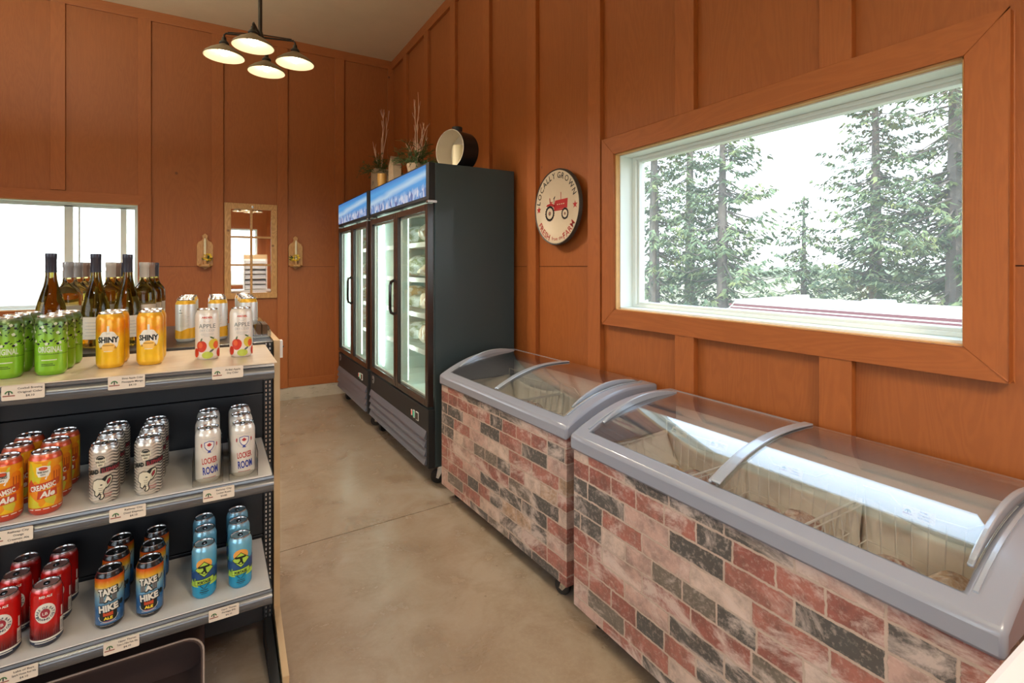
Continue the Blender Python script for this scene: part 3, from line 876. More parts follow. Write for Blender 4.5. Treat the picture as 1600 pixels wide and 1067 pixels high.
# ================================================================== FRIDGES
def m_icepic():
    g = G('header_picture')
    x, y, z = g.sep(g.obj())
    zz = g.math('MULTIPLY_ADD', z, 4.6, -4.6 * 1.84)      # 0 bottom .. 1 top
    sw = g.noise(g.comb(g.math('MULTIPLY', y, 0.8), zz, 0), 1.6, 3, 0.5, 0.6)
    sky = g.ramp(zz, [(0.0, (0.18, 0.38, 0.72)), (0.45, (0.09, 0.40, 0.86)), (0.75, (0.10, 0.45, 0.90)), (1.0, (0.03, 0.20, 0.62))])
    band = g.math('SUBTRACT', zz, g.math('MULTIPLY_ADD', y, -0.25, 0.72))
    bb = g.ramp(g.math('ABSOLUTE', g.math('ADD', band, g.math('MULTIPLY_ADD', sw, 0.3, -0.15))), [(0.0, (1, 1, 1)), (0.16, (0, 0, 0))])
    c = g.mix(g.math('MULTIPLY', bb, 0.75), sky, (0.75, 0.92, 1.0))
    v = g.voro(g.mapp(g.obj(), (1, 34, 22)), 1.0, 'Color')
    vc = g.ramp(g.sep(v)[0], [(0.0, (0.12, 0.16, 0.42)), (0.35, (0.20, 0.40, 0.75)), (0.6, (0.45, 0.62, 0.88)), (0.85, (0.72, 0.72, 0.86)), (1.0, (0.9, 0.92, 1))])
    edge = g.math('ADD', zz, g.math('MULTIPLY_ADD', g.noise(g.obj(), 30, 3, 0.6), 0.35, -0.17))
    c = g.mix(g.ramp(edge, [(0.24, (1, 1, 1)), (0.42, (0, 0, 0))]), c, vc)
    g.put(g.b.inputs['Emission Color'], c)
    g.b.inputs['Emission Strength'].default_value = 0.75
    return g.done((0.02, 0.03, 0.05), 0.2)
M['icepic'] = m_icepic()
M['mint'] = pm('fridge_liner', (0.74, 0.85, 0.81), 0.4)
M['led'] = pm('led_strip', (1, 1, 1), 0.4, emit=(0.86, 1.0, 0.95), es=9)
M['louver'] = pm('louver_grey', (0.17, 0.19, 0.24), 0.35, metal=0.3)
M['dframe'] = pm('door_frame_dark', (0.030, 0.018, 0.015), 0.25, coat=0.3)
M['side'] = pm('fridge_side_steel', (0.040, 0.064, 0.074), 0.48, coat=0.10)
def caster(parent, x, y, zt, r=0.04, ang=0.0, wheel='rubber'):
    """swivel caster below zt"""
    b = MB()
    c, s = math.cos(ang), math.sin(ang)
    mt = Matrix.Translation((x, y, 0)) @ Matrix.Rotation(ang, 4, 'Z')
    b.cyl((0, 0, zt), (0, 0, zt - 0.016), 0.026, seg=14, mat=mt)
    for s_ in (-0.019, 0.019):
        b.prism([(-0.022, zt - 0.012), (0.022, zt - 0.012), (0.036, r - 0.004), (0.020, r - 0.012)], 'y', s_ - 0.0015, s_ + 0.0015, mat=mt)
    b.cyl((0.027, -0.023, r), (0.027, 0.023, r), 0.006, seg=8, mat=mt)
    o = b.build('caster', M['chrome'], parent)
    b = MB()
    n = 22
    b.lathe([(0.012, -0.013), (r * 0.8, -0.014), (r * 0.97, -0.010), (r, 0), (r * 0.97, 0.010), (r * 0.8, 0.014), (0.012, 0.013)], n,
            mat=mt @ Matrix.Translation((0.027, 0, r)) @ Matrix.Rotation(R(90), 4, 'X'))
    b.build('wheel', M[wheel], o, smooth=True)
    return o
def fridge(y0, y1, xf, label, seed):
    """glass-door merchandiser; local x into the wall, local y along it"""
    L = y1 - y0; D = 1.80 - xf; zt = 2.06; zb = 0.13
    t = thing('display_fridge', label, 'display fridge', (xf, y0, 0), 0, 'glass door display fridges')
    bx = 0.05                                   # body starts behind the doors
    b = MB()
    b.box(bx, D, 0, 0.045, zb, zt); b.box(bx, D, L - 0.045, L, zb, zt)
    b.box(D - 0.04, D, 0.045, L - 0.045, zb, zt)
    b.box(bx, D - 0.04, 0.045, L - 0.045, 1.85, zt)
    b.box(bx, D - 0.04, 0.045, L - 0.045, zb, 0.50)
    b.build('cabinet', M['side'], t, bevel=0.004)
    # header light box
    b = MB()
    b.box(0.005, bx, 0, L, 1.825, zt)
    hd = b.build('header_box', M['blackm'], t, bevel=0.004)
    b = MB(); b.box(0.001, 0.008, 0.045, L - 0.010, 1.848, zt - 0.012)
    b.build('header_picture', M['icepic'], hd)
    b = MB(); b.box(0.0, bx + 0.012, -0.002, 0.03, 1.805, 1.822); b.box(0.0, bx + 0.012, L - 0.03, L + 0.002, 1.805, 1.822)
    b.build('hinge', M['chrome'], t, bevel=0.002)
    # liner
    z0, z1 = 0.51, 1.84
    b = MB()
    b.box(D - 0.048, D - 0.04, 0.045, L - 0.045, z0, z1)
    b.box(bx, D - 0.048, 0.045, 0.052, z0, z1); b.box(bx, D - 0.048, L - 0.052, L - 0.045, z0, z1)
    b.box(bx, D - 0.048, 0.052, L - 0.052, z1 - 0.005, z1); b.box(bx, D - 0.048, 0.052, L - 0.052, z0 - 0.006, z0)
    for k in range(26):                        # moulded shelf ribs on both side walls
        zz = z0 + 0.09 + k * 0.047
        b.box(bx + 0.06, D - 0.07, L - 0.066, L - 0.052, zz, zz + 0.016)
        b.box(bx + 0.06, D - 0.07, 0.052, 0.066, zz, zz + 0.016)
    b.build('liner', M['mint'], t)
    # centre mullion with the light strip behind it
    ym = L * 0.485
    b = MB(); b.box(bx, bx + 0.035, ym - 0.03, ym + 0.03, z0, z1); b.build('mullion', M['mint'], t)
    for yy, w_ in ((ym, 0.02), (0.075, 0.012), (L - 0.085, 0.012)):
        b = MB(); b.box(bx + 0.036, bx + 0.046, yy - w_, yy + w_, z0 + 0.05, z1 - 0.05); b.build('light_strip', M['led'], t)
    # shelves
    for k in range(4):
        zz = 0.79 + k * 0.255
        b = MB()
        b.box(bx + 0.075, bx + 0.082, 0.07, L - 0.07, zz - 0.012, zz + 0.022)
        b.tube([(bx + 0.08, 0.07, zz), (D - 0.07, 0.07, zz), (D - 0.07, L - 0.07, zz), (bx + 0.08, L - 0.07, zz)], 0.004, 5, closed=True)
        for j in range(24):
            yy = 0.07 + (L - 0.14) * (j + 0.5) / 24
            b.cyl((bx + 0.08, yy, zz + 0.003), (D - 0.07, yy, zz + 0.003), 0.002, seg=4)
        b.build('shelf', M['wire'], t)
    # doors
    for (a, c, hy) in ((0.004, ym - 0.002, ym - 0.028), (ym + 0.002, L - 0.004, ym + 0.030)):
        d0, d1 = 0.0, 0.042
        fw = 0.045
        b = MB()
        b.box(d0, d1, a, a + fw, 0.515, 1.80); b.box(d0, d1, c - fw, c, 0.515, 1.80)
        b.box(d0, d1, a + fw, c - fw, 1.80 - fw, 1.80); b.box(d0, d1, a + fw, c - fw, 0.515, 0.515 + fw)
        dr = b.build('door', M['dframe'], t, bevel=0.005)
        b = MB(); b.box(0.018, 0.022, a + fw - 0.003, c - fw + 0.003, 0.515 + fw - 0.003, 1.80 - fw + 0.003); b.build('glass_pane', M['doorglass'], dr)
        b = MB()
        for q in ((a + fw, a + fw + 0.010, 0.56, 1.755), (c - fw - 0.010, c - fw, 0.56, 1.755)):
            b.box(0.026, 0.040, q[0], q[1], q[2], q[3])
        b.box(0.026, 0.040, a + fw + .01, c - fw - .01, 0.56, 0.572); b.box(0.026, 0.040, a + fw + .01, c - fw - .01, 1.743, 1.755)
        b.build('gasket', M['liner'], dr)
        if hy > ym:
            b = MB()
            b.tube([(0.0, hy, 1.05), (-0.022, hy, 1.06), (-0.030, hy, 1.09), (-0.030, hy, 1.26), (-0.022, hy, 1.29), (0.0, hy, 1.30)], 0.011, 10)
            b.build('handle', M['blackg'], dr, smooth=True)
    # lower panel, louvres, controls
    b = MB(); b.box(0.004, bx, 0, L, zb, 0.50)
    lp = b.build('lower_panel', M['blackm'], t, bevel=0.004)
    for k in range(4):
        zz = 0.145 + k * 0.055
        b = MB(); b.prism([(0.006, zz), (-0.014, zz + 0.004), (0.002, zz + 0.050), (0.006, zz + 0.050)], 'y', 0.03, L - 0.02)
        b.build('louvre', M['louver'], lp)
    b = MB(); b.lathe([(0.0, 0.0), (0.030, 0.0), (0.032, 0.004), (0.0, 0.005)], 24, mat=Matrix.Translation((0.004, L - 0.09, 0.455)) @ Matrix.Rotation(R(-90), 4, 'Y'))
    b.lathe([(0.020, 0.005), (0.024, 0.0062), (0.020, 0.0066)], 24, 1, caps=False, mat=Matrix.Translation((0.004, L - 0.09, 0.455)) @ Matrix.Rotation(R(-90), 4, 'Y'))
    b.box(-0.003, -0.001, L - 0.10, L - 0.08, 0.448, 0.462, 1)
    b.build('round_badge', [pm('badge_silver', (0.6, 0.6, 0.6), 0.3, metal=0.6), M['ink']], lp)
    b = MB()
    for k, (cc, yy, w_, h_) in enumerate(((0, 0.30, 0.022, 0.036), (1, 0.255, 0.024, 0.05), (3, 0.195, 0.045, 0.055))):
        b.box(0.0, 0.005, yy - w_ / 2, yy + w_ / 2, 0.415 - h_ / 2, 0.415 + h_ / 2, 2)
        b.box(-0.001, 0.0, yy - w_ / 2 + 0.004, yy + w_ / 2 - 0.004, 0.415 - h_ / 2 + 0.005, 0.415 + h_ / 2 - 0.005, cc)
    b.build('switch', [pm('switch_red', (0.6, 0.08, 0.06), 0.4, emit=(1, 0.1, 0.05), es=0.4), pm('switch_green', (0.05, 0.4, 0.25), 0.4, emit=(0.1, 1, 0.5), es=0.3), M['white'], M['blackg']], lp)
    for (x_, y_, an) in ((0.12, 0.06, 2.7), (0.12, L - 0.06, 3.6), (D - 0.08, 0.06, 2.2), (D - 0.08, L - 0.06, 1.0)):
        caster(t, x_, y_, zb, 0.045, an)
    # food on the shelves
    rr = random.Random(seed)
    return t
fr2 = fridge(2.995, 4.335, 1.167, 'nearer black two-door display fridge, the one with planters and a lantern on top', 1)
fr1 = fridge(4.385, 5.545, 1.157, 'farther black two-door display fridge, next to the back wall', 2)
def m_pack(name, c1, c2):
    g = G(name)
    n = g.noise(g.obj(), 18, 5, 0.7, 1.0)
    c = g.mix(g.g(n, 0.42, 0.58), c1, c2)
    return g.done(c, 0.22, Coat_Weight=0.5)
M['buns'] = m_pack('bag_of_buns', (0.62, 0.42, 0.22), (0.86, 0.84, 0.80))
M['greens'] = m_pack('bag_of_greens', (0.30, 0.36, 0.20), (0.80, 0.84, 0.80))
M['meat'] = m_pack('wrapped_meat', (0.34, 0.16, 0.13), (0.66, 0.58, 0.52))
M['pies'] = m_pack('boxed_pies', (0.55, 0.36, 0.20), (0.78, 0.66, 0.52))
SH = ('lowest', 'second', 'third', 'fourth')
nn_ = 0
for (fx, fy0, fL, who) in ((1.167, 2.995, 1.34, 'nearer'), (1.157, 4.385, 1.16, 'farther')):
    for k in range(4):
        zz = 0.79 + k * 0.255 + 0.0245
        for j, (q, mt) in enumerate(((0.17, 'buns'), (0.42, 'pies'), (0.66, 'greens'), (0.86, 'buns'))):
            nn_ += 1
            h_ = (0.075, 0.055, 0.085)[nn_ % 3]
            b = MB(); b.blob((0, 0, h_), (0.15, fL * 0.095, h_), nn_, 16, 8, 0.10)
            what = {'buns': 'clear bag of buns', 'pies': 'wrapped tray of pies', 'greens': 'clear bag of greens'}[mt]
            pos = ('right end', 'right of the middle', 'left of the middle', 'left end')[j]
            o = b.build('food_package', M[mt], None, (fx + 0.31, fy0 + fL * q, zz), smooth=True)
            tag(o, f'{what} on the {SH[k]} shelf of the {who} fridge, {pos}', 'food package', 'food packages in the display fridges')

# ================================================================== CHEST FREEZERS
def fz(d, D):
    """height of the curved top at depth d (0 front .. D back)"""
    t = max(0.0, min(1.0, d / D))
    return 0.745 + 0.112 * t + 0.050 * math.sin(PI * t ** 0.9)
def freezer(L, loc, rz, label, D=0.55):
    """local x = length (towards the viewer), local y = depth (into the wall)"""
    t = thing('chest_freezer', label, 'chest freezer', loc, rz, 'brick-wrapped chest freezers')
    zb, zl = 0.085, 0.70
    w = 0.045
    b = MB()
    b.box(0.012, L - 0.012, 0.012, w, zb, zl); b.box(0.012, L - 0.012, D - w, D - 0.012, zb, zl)
    b.box(0.012, w, w, D - w, zb, zl); b.box(L - w, L - 0.012, w, D - w, zb, zl)
    b.box(w, L - w, w, D - w, zb, zb + 0.05)
    b.build('cabinet', M['brick'], t)
    b = MB()
    i = w
    q = 0.006
    b.box(i, L - i, i, i + q, 0.14, zl + 0.03); b.box(i, L - i, D - i - q, D - i, 0.14, zl + 0.10)
    b.box(i, i + q, i + q, D - i - q, 0.14, zl + 0.03); b.box(L - i - q, L - i, i + q, D - i - q, 0.14, zl + 0.03)
    b.box(i + q, L - i - q, i + q, D - i - q, 0.136, 0.142)
    b.build('liner', M['liner'], t)
    # moulded grey rim, following the curve
    N = 18
    def band(b, x0, x1, d0, d1, lo, hi, n=N, mi=0):
        """solid band between depths d0..d1, x0..x1; lo(d), hi(d) give its heights"""
        ds = [d0 + (d1 - d0) * k / n for k in range(n + 1)]
        vs = []
        for d in ds: vs += [(x0, d, lo(d)), (x1, d, lo(d)), (x1, d, hi(d)), (x0, d, hi(d))]
        fs = [(0, 1, 2, 3), tuple(4 * n + k for k in (3, 2, 1, 0))]
        for k in range(n):
            a = 4 * k
            for j in range(4): fs.append((a + j, a + 4 + j, a + 4 + (j + 1) % 4, a + (j + 1) % 4))
        b.add(vs, fs, mi)
    b = MB()
    e = 0.075
    fr = 0.048
    bk_ = D - 0.04
    xs = [0.0, e, L - e, L]
    ds = [0.0, fr * 0.5, fr] + [fr + (bk_ - fr) * k / 16 for k in range(1, 17)] + [D]
    nd = len(ds)
    vs = []
    for x_ in xs:
        for d_ in ds: vs.append((x_, d_, fz(d_, D)))
    lo0 = len(vs)
    for x_ in xs:
        for d_ in ds: vs.append((x_, d_, 0.688 if d_ < 0.001 else 0.700))
    T = lambda i, j: i * nd + j
    B_ = lambda i, j: lo0 + i * nd + j
    fs = []
    for i in range(3):
        for j in range(nd - 1):
            if i == 1 and 2 <= j < nd - 2: continue
            fs.append((T(i, j), T(i + 1, j), T(i + 1, j + 1), T(i, j + 1)))
            fs.append((B_(i, j), B_(i, j + 1), B_(i + 1, j + 1), B_(i + 1, j)))
    for j in range(nd - 1):
        fs.append((T(0, j), T(0, j + 1), B_(0, j + 1), B_(0, j))); fs.append((T(3, j + 1), T(3, j), B_(3, j), B_(3, j + 1)))
        if 2 <= j < nd - 2:
            fs.append((T(1, j + 1), T(1, j), B_(1, j), B_(1, j + 1))); fs.append((T(2, j), T(2, j + 1), B_(2, j + 1), B_(2, j)))
    for i in range(3):
        fs.append((T(i + 1, 0), T(i, 0), B_(i, 0), B_(i + 1, 0))); fs.append((T(i, nd - 1), T(i + 1, nd - 1), B_(i + 1, nd - 1), B_(i, nd - 1)))
    fs.append((T(1, 2), T(2, 2), B_(2, 2), B_(1, 2))); fs.append((T(2, nd - 2), T(1, nd - 2), B_(1, nd - 2), B_(2, nd - 2)))
    b.add(vs, fs)
    rim = b.build('rim', M['frz_grey'], t, smooth=True, angle=50, bevel=0.011)
    # slim groove + rail on each end band
    for x_ in (e - 0.022, L - e + 0.014):
        b = MB(); band(b, x_, x_ + 0.008, 0.05, D - 0.05, lambda d: fz(d, D) - 0.004, lambda d: fz(d, D) + 0.004); b.build('rail', M['frz_rail'], rim)
    # two curved glass lids
    m_ = L * 0.5
    for k, (x0, x1, lift, lab) in enumerate(((e - 0.004, m_ + 0.018, 0.0015, 'left'), (m_ - 0.018, L - e + 0.004, 0.0075, 'right'))):
        b = MB(); band(b, x0, x1, fr - 0.008, D - 0.034, lambda d: fz(d, D) - 0.006 + lift, lambda d: fz(d, D) - 0.002 + lift)
        gl = b.build('glass_lid', M['lidglass'], t, smooth=True)
        b = MB()
        if k == 1: band(b, x0, x0 + 0.032, fr - 0.006, D - 0.036, lambda d: fz(d, D) - 0.001 + lift, lambda d: fz(d, D) + 0.013)
        else: band(b, x1 - 0.045, x1 - 0.033, fr - 0.006, D - 0.036, lambda d: fz(d, D) - 0.001 + lift, lambda d: fz(d, D) + 0.008)
        b.build('lid_frame', M['frz_rail'], gl, bevel=0.003)
        # raised lip at the outer end
        xa = x0 + 0.004 if k == 0 else x1 - 0.016
        b = MB(); band(b, xa, xa + 0.012, D * 0.18, D * 0.9, lambda d: fz(d, D) - 0.004, lambda d: fz(d, D) + 0.003 + 0.020 * max(0.0, math.sin(PI * (d / D - 0.18) / 0.72)) ** 0.7)
        b.build('lid_grip', M['frz_rail'], gl, bevel=0.003)
    for (x_, y_, an) in ((0.09, 0.075, 2.2), (L - 0.07, 0.07, 3.5), (0.08, D - 0.09, 1.2), (L - 0.08, D - 0.09, 0.5)):
        caster(t, x_, y_, zb, 0.036, an)
    return t
def basket(parent_mat, L, D=0.42, Hh=0.30):
    b = MB()
    r = 0.0030
    hx, hy = L / 2, D / 2
    # rim: flat front and sides, raised hooks at the back
    rim = [(-hx, -hy, Hh), (hx, -hy, Hh), (hx, hy, Hh), (hx, hy, Hh + 0.055), (hx * 0.55, hy, Hh + 0.055), (hx * 0.35, hy, Hh + 0.030), (-hx * 0.45, hy, Hh + 0.022), (-hx * 0.62, hy, Hh + 0.052), (-hx, hy, Hh + 0.052), (-hx, hy, Hh)]
    b.tube(rim, 0.0038, 6, closed=True)
    bot = 0.80
    for k in range(10):
        x_ = -hx + L * k / 9
        b.tube([(x_, -hy, Hh), (x_ * bot, -hy * bot, 0.003), (x_ * bot, hy * bot, 0.003), (x_, hy, Hh + 0.02)], r * 0.7, 4)
    for k in range(9):
        y_ = -hy + D * k / 8
        b.tube([(-hx, y_, Hh), (-hx * bot, y_ * bot, 0.003), (hx * bot, y_ * bot, 0.003), (hx, y_, Hh)], r * 0.7, 4)
    for zz in (0.10, 0.20):
        q = bot + (1 - bot) * zz / Hh
        b.tube([(-hx * q, -hy * q, zz), (hx * q, -hy * q, zz), (hx * q, hy * q, zz), (-hx * q, hy * q, zz)], r * 0.7, 4, closed=True)
    return b
F1 = (1.190, 2.868, 1.215, R(-90 + 2.4)); F2 = (1.205, 1.585, 1.262, R(-90 + 0.5))
def fpos(F, x, y):
    c, s = math.cos(F[3]), math.sin(F[3])
    return (F[0] + x * c - y * s, F[1] + x * s + y * c)
freezer(F1[2], (F1[0], F1[1], 0), F1[3], 'smaller brick-wrapped chest freezer, the one next to the black fridge', 0.548)
freezer(F2[2], (F2[0], F2[1], 0), F2[3], 'brick-wrapped chest freezer nearest the viewer, below the big window', 0.570)
bk = None
ORD = ('leftmost', 'middle', 'rightmost')
def freezer_fill(F, which, n):
    global bk
    L = F[2]
    rr = random.Random(int(L * 1000))
    wdt = (L - 0.13) / n
    for k in range(n):
        xc = 0.065 + wdt * (k + 0.5)
        px_, py_ = fpos(F, xc, 0.28)
        b = basket(None, wdt - 0.022, 0.36, 0.30)
        o = b.build('wire_basket', M['wire'], None, (px_, py_, 0.395), F[3])
        tag(o, f'white wire basket, {ORD[k]} in the {which} freezer', 'basket', 'wire baskets in the chest freezers')
        # packages in the basket
        for j in range(8):
            jx = (wdt * 0.34) * (j % 2 - 0.5); jy_ = 0.15 * ((j % 4) // 2 - 0.5)
            qx, qy = fpos(F, xc + jx, 0.28 + jy_)
            hh = 0.045 + 0.012 * (j % 2)
            b = MB(); b.blob((0, 0, hh), (wdt * 0.165, 0.072, hh), k * 9 + j, 14, 8, 0.12)
            mt = (('meat', 'brown wrapped meat'), ('pies', 'wrapped pastry'), ('buns', 'bagged bread'), ('meat', 'brown wrapped meat'))[(j + k) % 4]
            o = b.build('food_package', M[mt[0]], None, (qx, qy, 0.402 + 0.118 * (j // 4)), F[3], smooth=True)
            tag(o, f'{mt[1]} package in the {ORD[k]} basket of the {which} freezer, {("front left", "front right", "back left", "back right")[j % 4]}, {("bottom", "top")[j // 4]} layer', 'food package', 'food packages in the chest freezers')
    # crumpled pale liner sheets: one per section along the back, one over the far end
    D_ = 0.50
    def sheet(fn, lab):
        b = MB(); nx, ny = 22, 14
        vs = []; fs = []
        for i in range(nx + 1):
            for j in range(ny + 1): vs.append(fn(i / nx, j / ny))
        for i in range(nx):
            for j in range(ny):
                a = i * (ny + 1) + j
                fs.append((a, a + 1, a + ny + 2, a + ny + 1))
        b.add(vs, fs)
        o = b.build('liner_sheet', M['frost'], None, (F[0], F[1], 0), F[3], smooth=True)
        so_ = o.modifiers.new('thickness', 'SOLIDIFY'); so_.thickness = 0.003
        tag(o, lab, 'sheet', 'lining sheets in the chest freezers')
    for k in range(n):
        x0_ = 0.062 + wdt * k; ph = k * 2.1
        sheet(lambda u, v: (x0_ + wdt * u, 0.486 - 0.075 * v ** 1.5 - 0.010 * math.sin(5 * u + ph + 3 * v), 0.70 - 0.035 * math.sin(PI * u) - 0.29 * v),
              f'crumpled pale sheet on the back wall behind the {ORD[k] if n > 2 else ("left", "right")[k]} basket of the {which} freezer')
    sheet(lambda u, v: (0.062 + 0.20 * v ** 1.4 + 0.010 * math.sin(8 * u + 3 * v), 0.062 + 0.40 * u, 0.66 + 0.05 * u - 0.25 * v + 0.008 * math.sin(9 * u)),
          f'pale sheet sloping over the far end of the {which} freezer')
freezer_fill(F1, 'smaller', 2)
freezer_fill(F2, 'nearer', 3)

# ================================================================== WALL PIECES
def arcpts(r, n=40): return [(r * math.cos(2 * PI * k / n), r * math.sin(2 * PI * k / n)) for k in range(n)]
# round farm sign on the right wall
SX, SY, SZ, SR = 1.772, 2.452, 1.757, 0.228
t = thing('wall_sign', 'round cream metal sign with a red tractor, LOCALLY GROWN and FRESH from the FARM', 'sign', (SX, SY, SZ))
mt = Matrix.Rotation(R(-90), 4, 'Y')     # local z -> world -x
b = MB()
b.lathe([(0, 0.0), (SR * 0.66, 0.0), (SR * 0.70, 0.006), (SR * 0.95, 0.008), (SR * 0.985, 0.002), (SR * 0.985, -0.010), (0, -0.010)], 64, mat=mt)
sign_c = pm('sign_enamel', (0.66, 0.55, 0.40), 0.35, noise=0.06, nscale=8)
dsc = b.build('disc', sign_c, t, smooth=True)
b = MB(); b.lathe([(SR * 0.955, 0.0082), (SR * 0.985, 0.011), (SR, 0.004), (SR, -0.012), (SR * 0.98, -0.013)], 64, mat=mt, caps=False)
b.build('rim', pm('worn_black_rim', (0.05, 0.042, 0.036), 0.5, noise=0.6, nscale=40), t, smooth=True)
red, dk = 0, 1
A = Art()
A.arc('LOCALLY', 0, 0, 0.172, R(90 + 42), 0.050, 1, 0, 0.0004, gap=0.26)
A.arc('GROWN', 0, 0, 0.172, R(90 - 38), 0.050, 1, 0, 0.0004, gap=0.26)
A.arc('FRESH', 0, 0, 0.210, R(270 - 41), 0.052, 0, 0, 0.0004, inner=True, gap=0.26)
A.arc('from the', 0, 0, 0.200, R(270 + 3), 0.030, 0, 0, 0.0, inner=True, gap=0.22)
A.arc('FARM', 0, 0, 0.210, R(270 + 41), 0.052, 0, 0, 0.0004, inner=True, gap=0.26)
def star(A, cx, cyy, r, mi):
    A.poly([(cx + (r if k % 2 == 0 else r * 0.42) * math.sin(k * PI / 5), cyy + (r if k % 2 == 0 else r * 0.42) * math.cos(k * PI / 5)) for k in range(10)], mi, 0)
star(A, -0.183, -0.003, 0.024, 0); star(A, 0.183, -0.003, 0.024, 0)
A2 = Art()
A2.poly([(-0.018, 0.04), (0.105, 0.043), (0.100, -0.012), (-0.030, -0.014), (-0.035, 0.01)], 0, 0)      # bonnet
A2.poly([(-0.115, 0.012), (-0.105, 0.022), (-0.06, 0.030), (-0.02, 0.012), (-0.03, 0.000), (-0.06, 0.012)], 0, 0)
A2.rect(-0.075, -0.045, 0.030, 0.036, 0); A2.rect(-0.078, -0.070, 0.030, 0.060, 0, rot=0.15)           # seat
A2.line([(-0.035, 0.02), (-0.030, 0.048), (-0.022, 0.062)], 0.004, 1); A2.line([(-0.040, 0.050), (-0.020, 0.066)], 0.004, 1)
A2.rect(0.035, 0.040, 0.040, 0.085, 0)
A2.rect(-0.03, 0.08, -0.022, -0.014, 0)
for k in range(4): A2.rect(0.0 + k * 0.02, 0.012 + k * 0.02, 0.012, 0.017, 2, 2)
for cx, cyy, r in ((-0.075, -0.033, 0.046), (0.078, -0.045, 0.032)):
    A2.ring(cx, cyy, r * 0.72, r, 1, 1); A2.ell(cx, cyy, r * 0.72, r * 0.72, 2, 1, 24); A2.ring(cx, cyy, r * 0.16, r * 0.26, 1, 2); A2.ell(cx, cyy, r * 0.12, r * 0.12, 0, 2)
    for k in range(18):
        a = 2 * PI * k / 18; A2.rect(cx + r * math.cos(a) - 0.003, cx + r * math.cos(a) + 0.003, cyy + r * math.sin(a) - 0.003, cyy + r * math.sin(a) + 0.003, 1, 1, a)
b = MB()
A.flat(b, lambda s_, t_, h: (-0.0078 - h, -s_, t_))
A2.flat(b, lambda s_, t_, h: (-0.0004 - h, -s_, t_))
b.build('print', [pm('sign_red', (0.42, 0.025, 0.025), 0.4), M['ink'], sign_c], dsc)

# window-pane mirror on the back wall
YW = YB - 0.0005
mx0, mx1, mz0, mz1 = 0.112, 0.588, 1.080, 2.040
pine = None
def m_pine():
    g = G('honey_pine')
    v = g.mapp(g.obj(), (4, 4, 0.6))
    n1 = g.noise(v, 3, 3, 0.5, 0.5)
    w = g.wave(g.comb(n1, n1, n1), 7, 2, 3, 2)
    c = g.mix(w, (0.44, 0.215, 0.065), (0.58, 0.31, 0.105))
    d = g.voro(g.mapp(g.obj(), (1, 1, 1), (0.1, 0.2, 0.3)), 5.5, 'Distance')
    c = g.mix(g.math('MULTIPLY', g.ramp(d, [(0.0, (1, 1, 1)), (0.05, (1, 1, 1)), (0.10, (0, 0, 0))]), 0.8), c, (0.13, 0.045, 0.015))
    return g.done(c, 0.4)
M['pine'] = m_pine()
t = thing('wall_mirror', 'pine-framed six-pane mirror made from an old window, on the back wall between the sconces', 'mirror', ((mx0 + mx1) / 2, YW, mz0))
w_, h_ = (mx1 - mx0) / 2, mz1 - mz0
b = MB(); f = 0.058
b.box(-w_, w_, -0.026, -0.003, 0, f); b.box(-w_, w_, -0.026, -0.003, h_ - f, h_)
b.box(-w_, -w_ + f, -0.026, -0.003, f, h_ - f); b.box(w_ - f, w_, -0.026, -0.003, f, h_ - f)
b.build('frame', M['pine'], t, bevel=0.003)
b = MB(); q = (h_ - 2 * f) / 3
b.box(-0.011, 0.011, -0.022, -0.006, f, h_ - f)
for k in (1, 2): b.box(-w_ + f, w_ - f, -0.021, -0.006, f + q * k - 0.010, f + q * k + 0.010)
b.build('glazing_bars', M['pine'], t, bevel=0.003)
b = MB(); b.box(-w_ + f - 0.005, w_ - f + 0.005, -0.008, -0.005, f - 0.005, h_ - f + 0.005)
b.build('mirror_glass', pm('mirror_silver', (0.88, 0.88, 0.88), 0.02, metal=1), t)
b = MB(); b.lathe([(0, 0), (0.008, 0.001), (0.010, 0.006), (0, 0.009)], 12, mat=Matrix.Translation((0.01, -0.026, h_ - 0.03)) @ Matrix.Rotation(R(90), 4, 'X')); b.box(0.001, 0.019, -0.03, -0.026, h_ - 0.045, h_ - 0.02)
b.build('latch', M['chrome'], t)

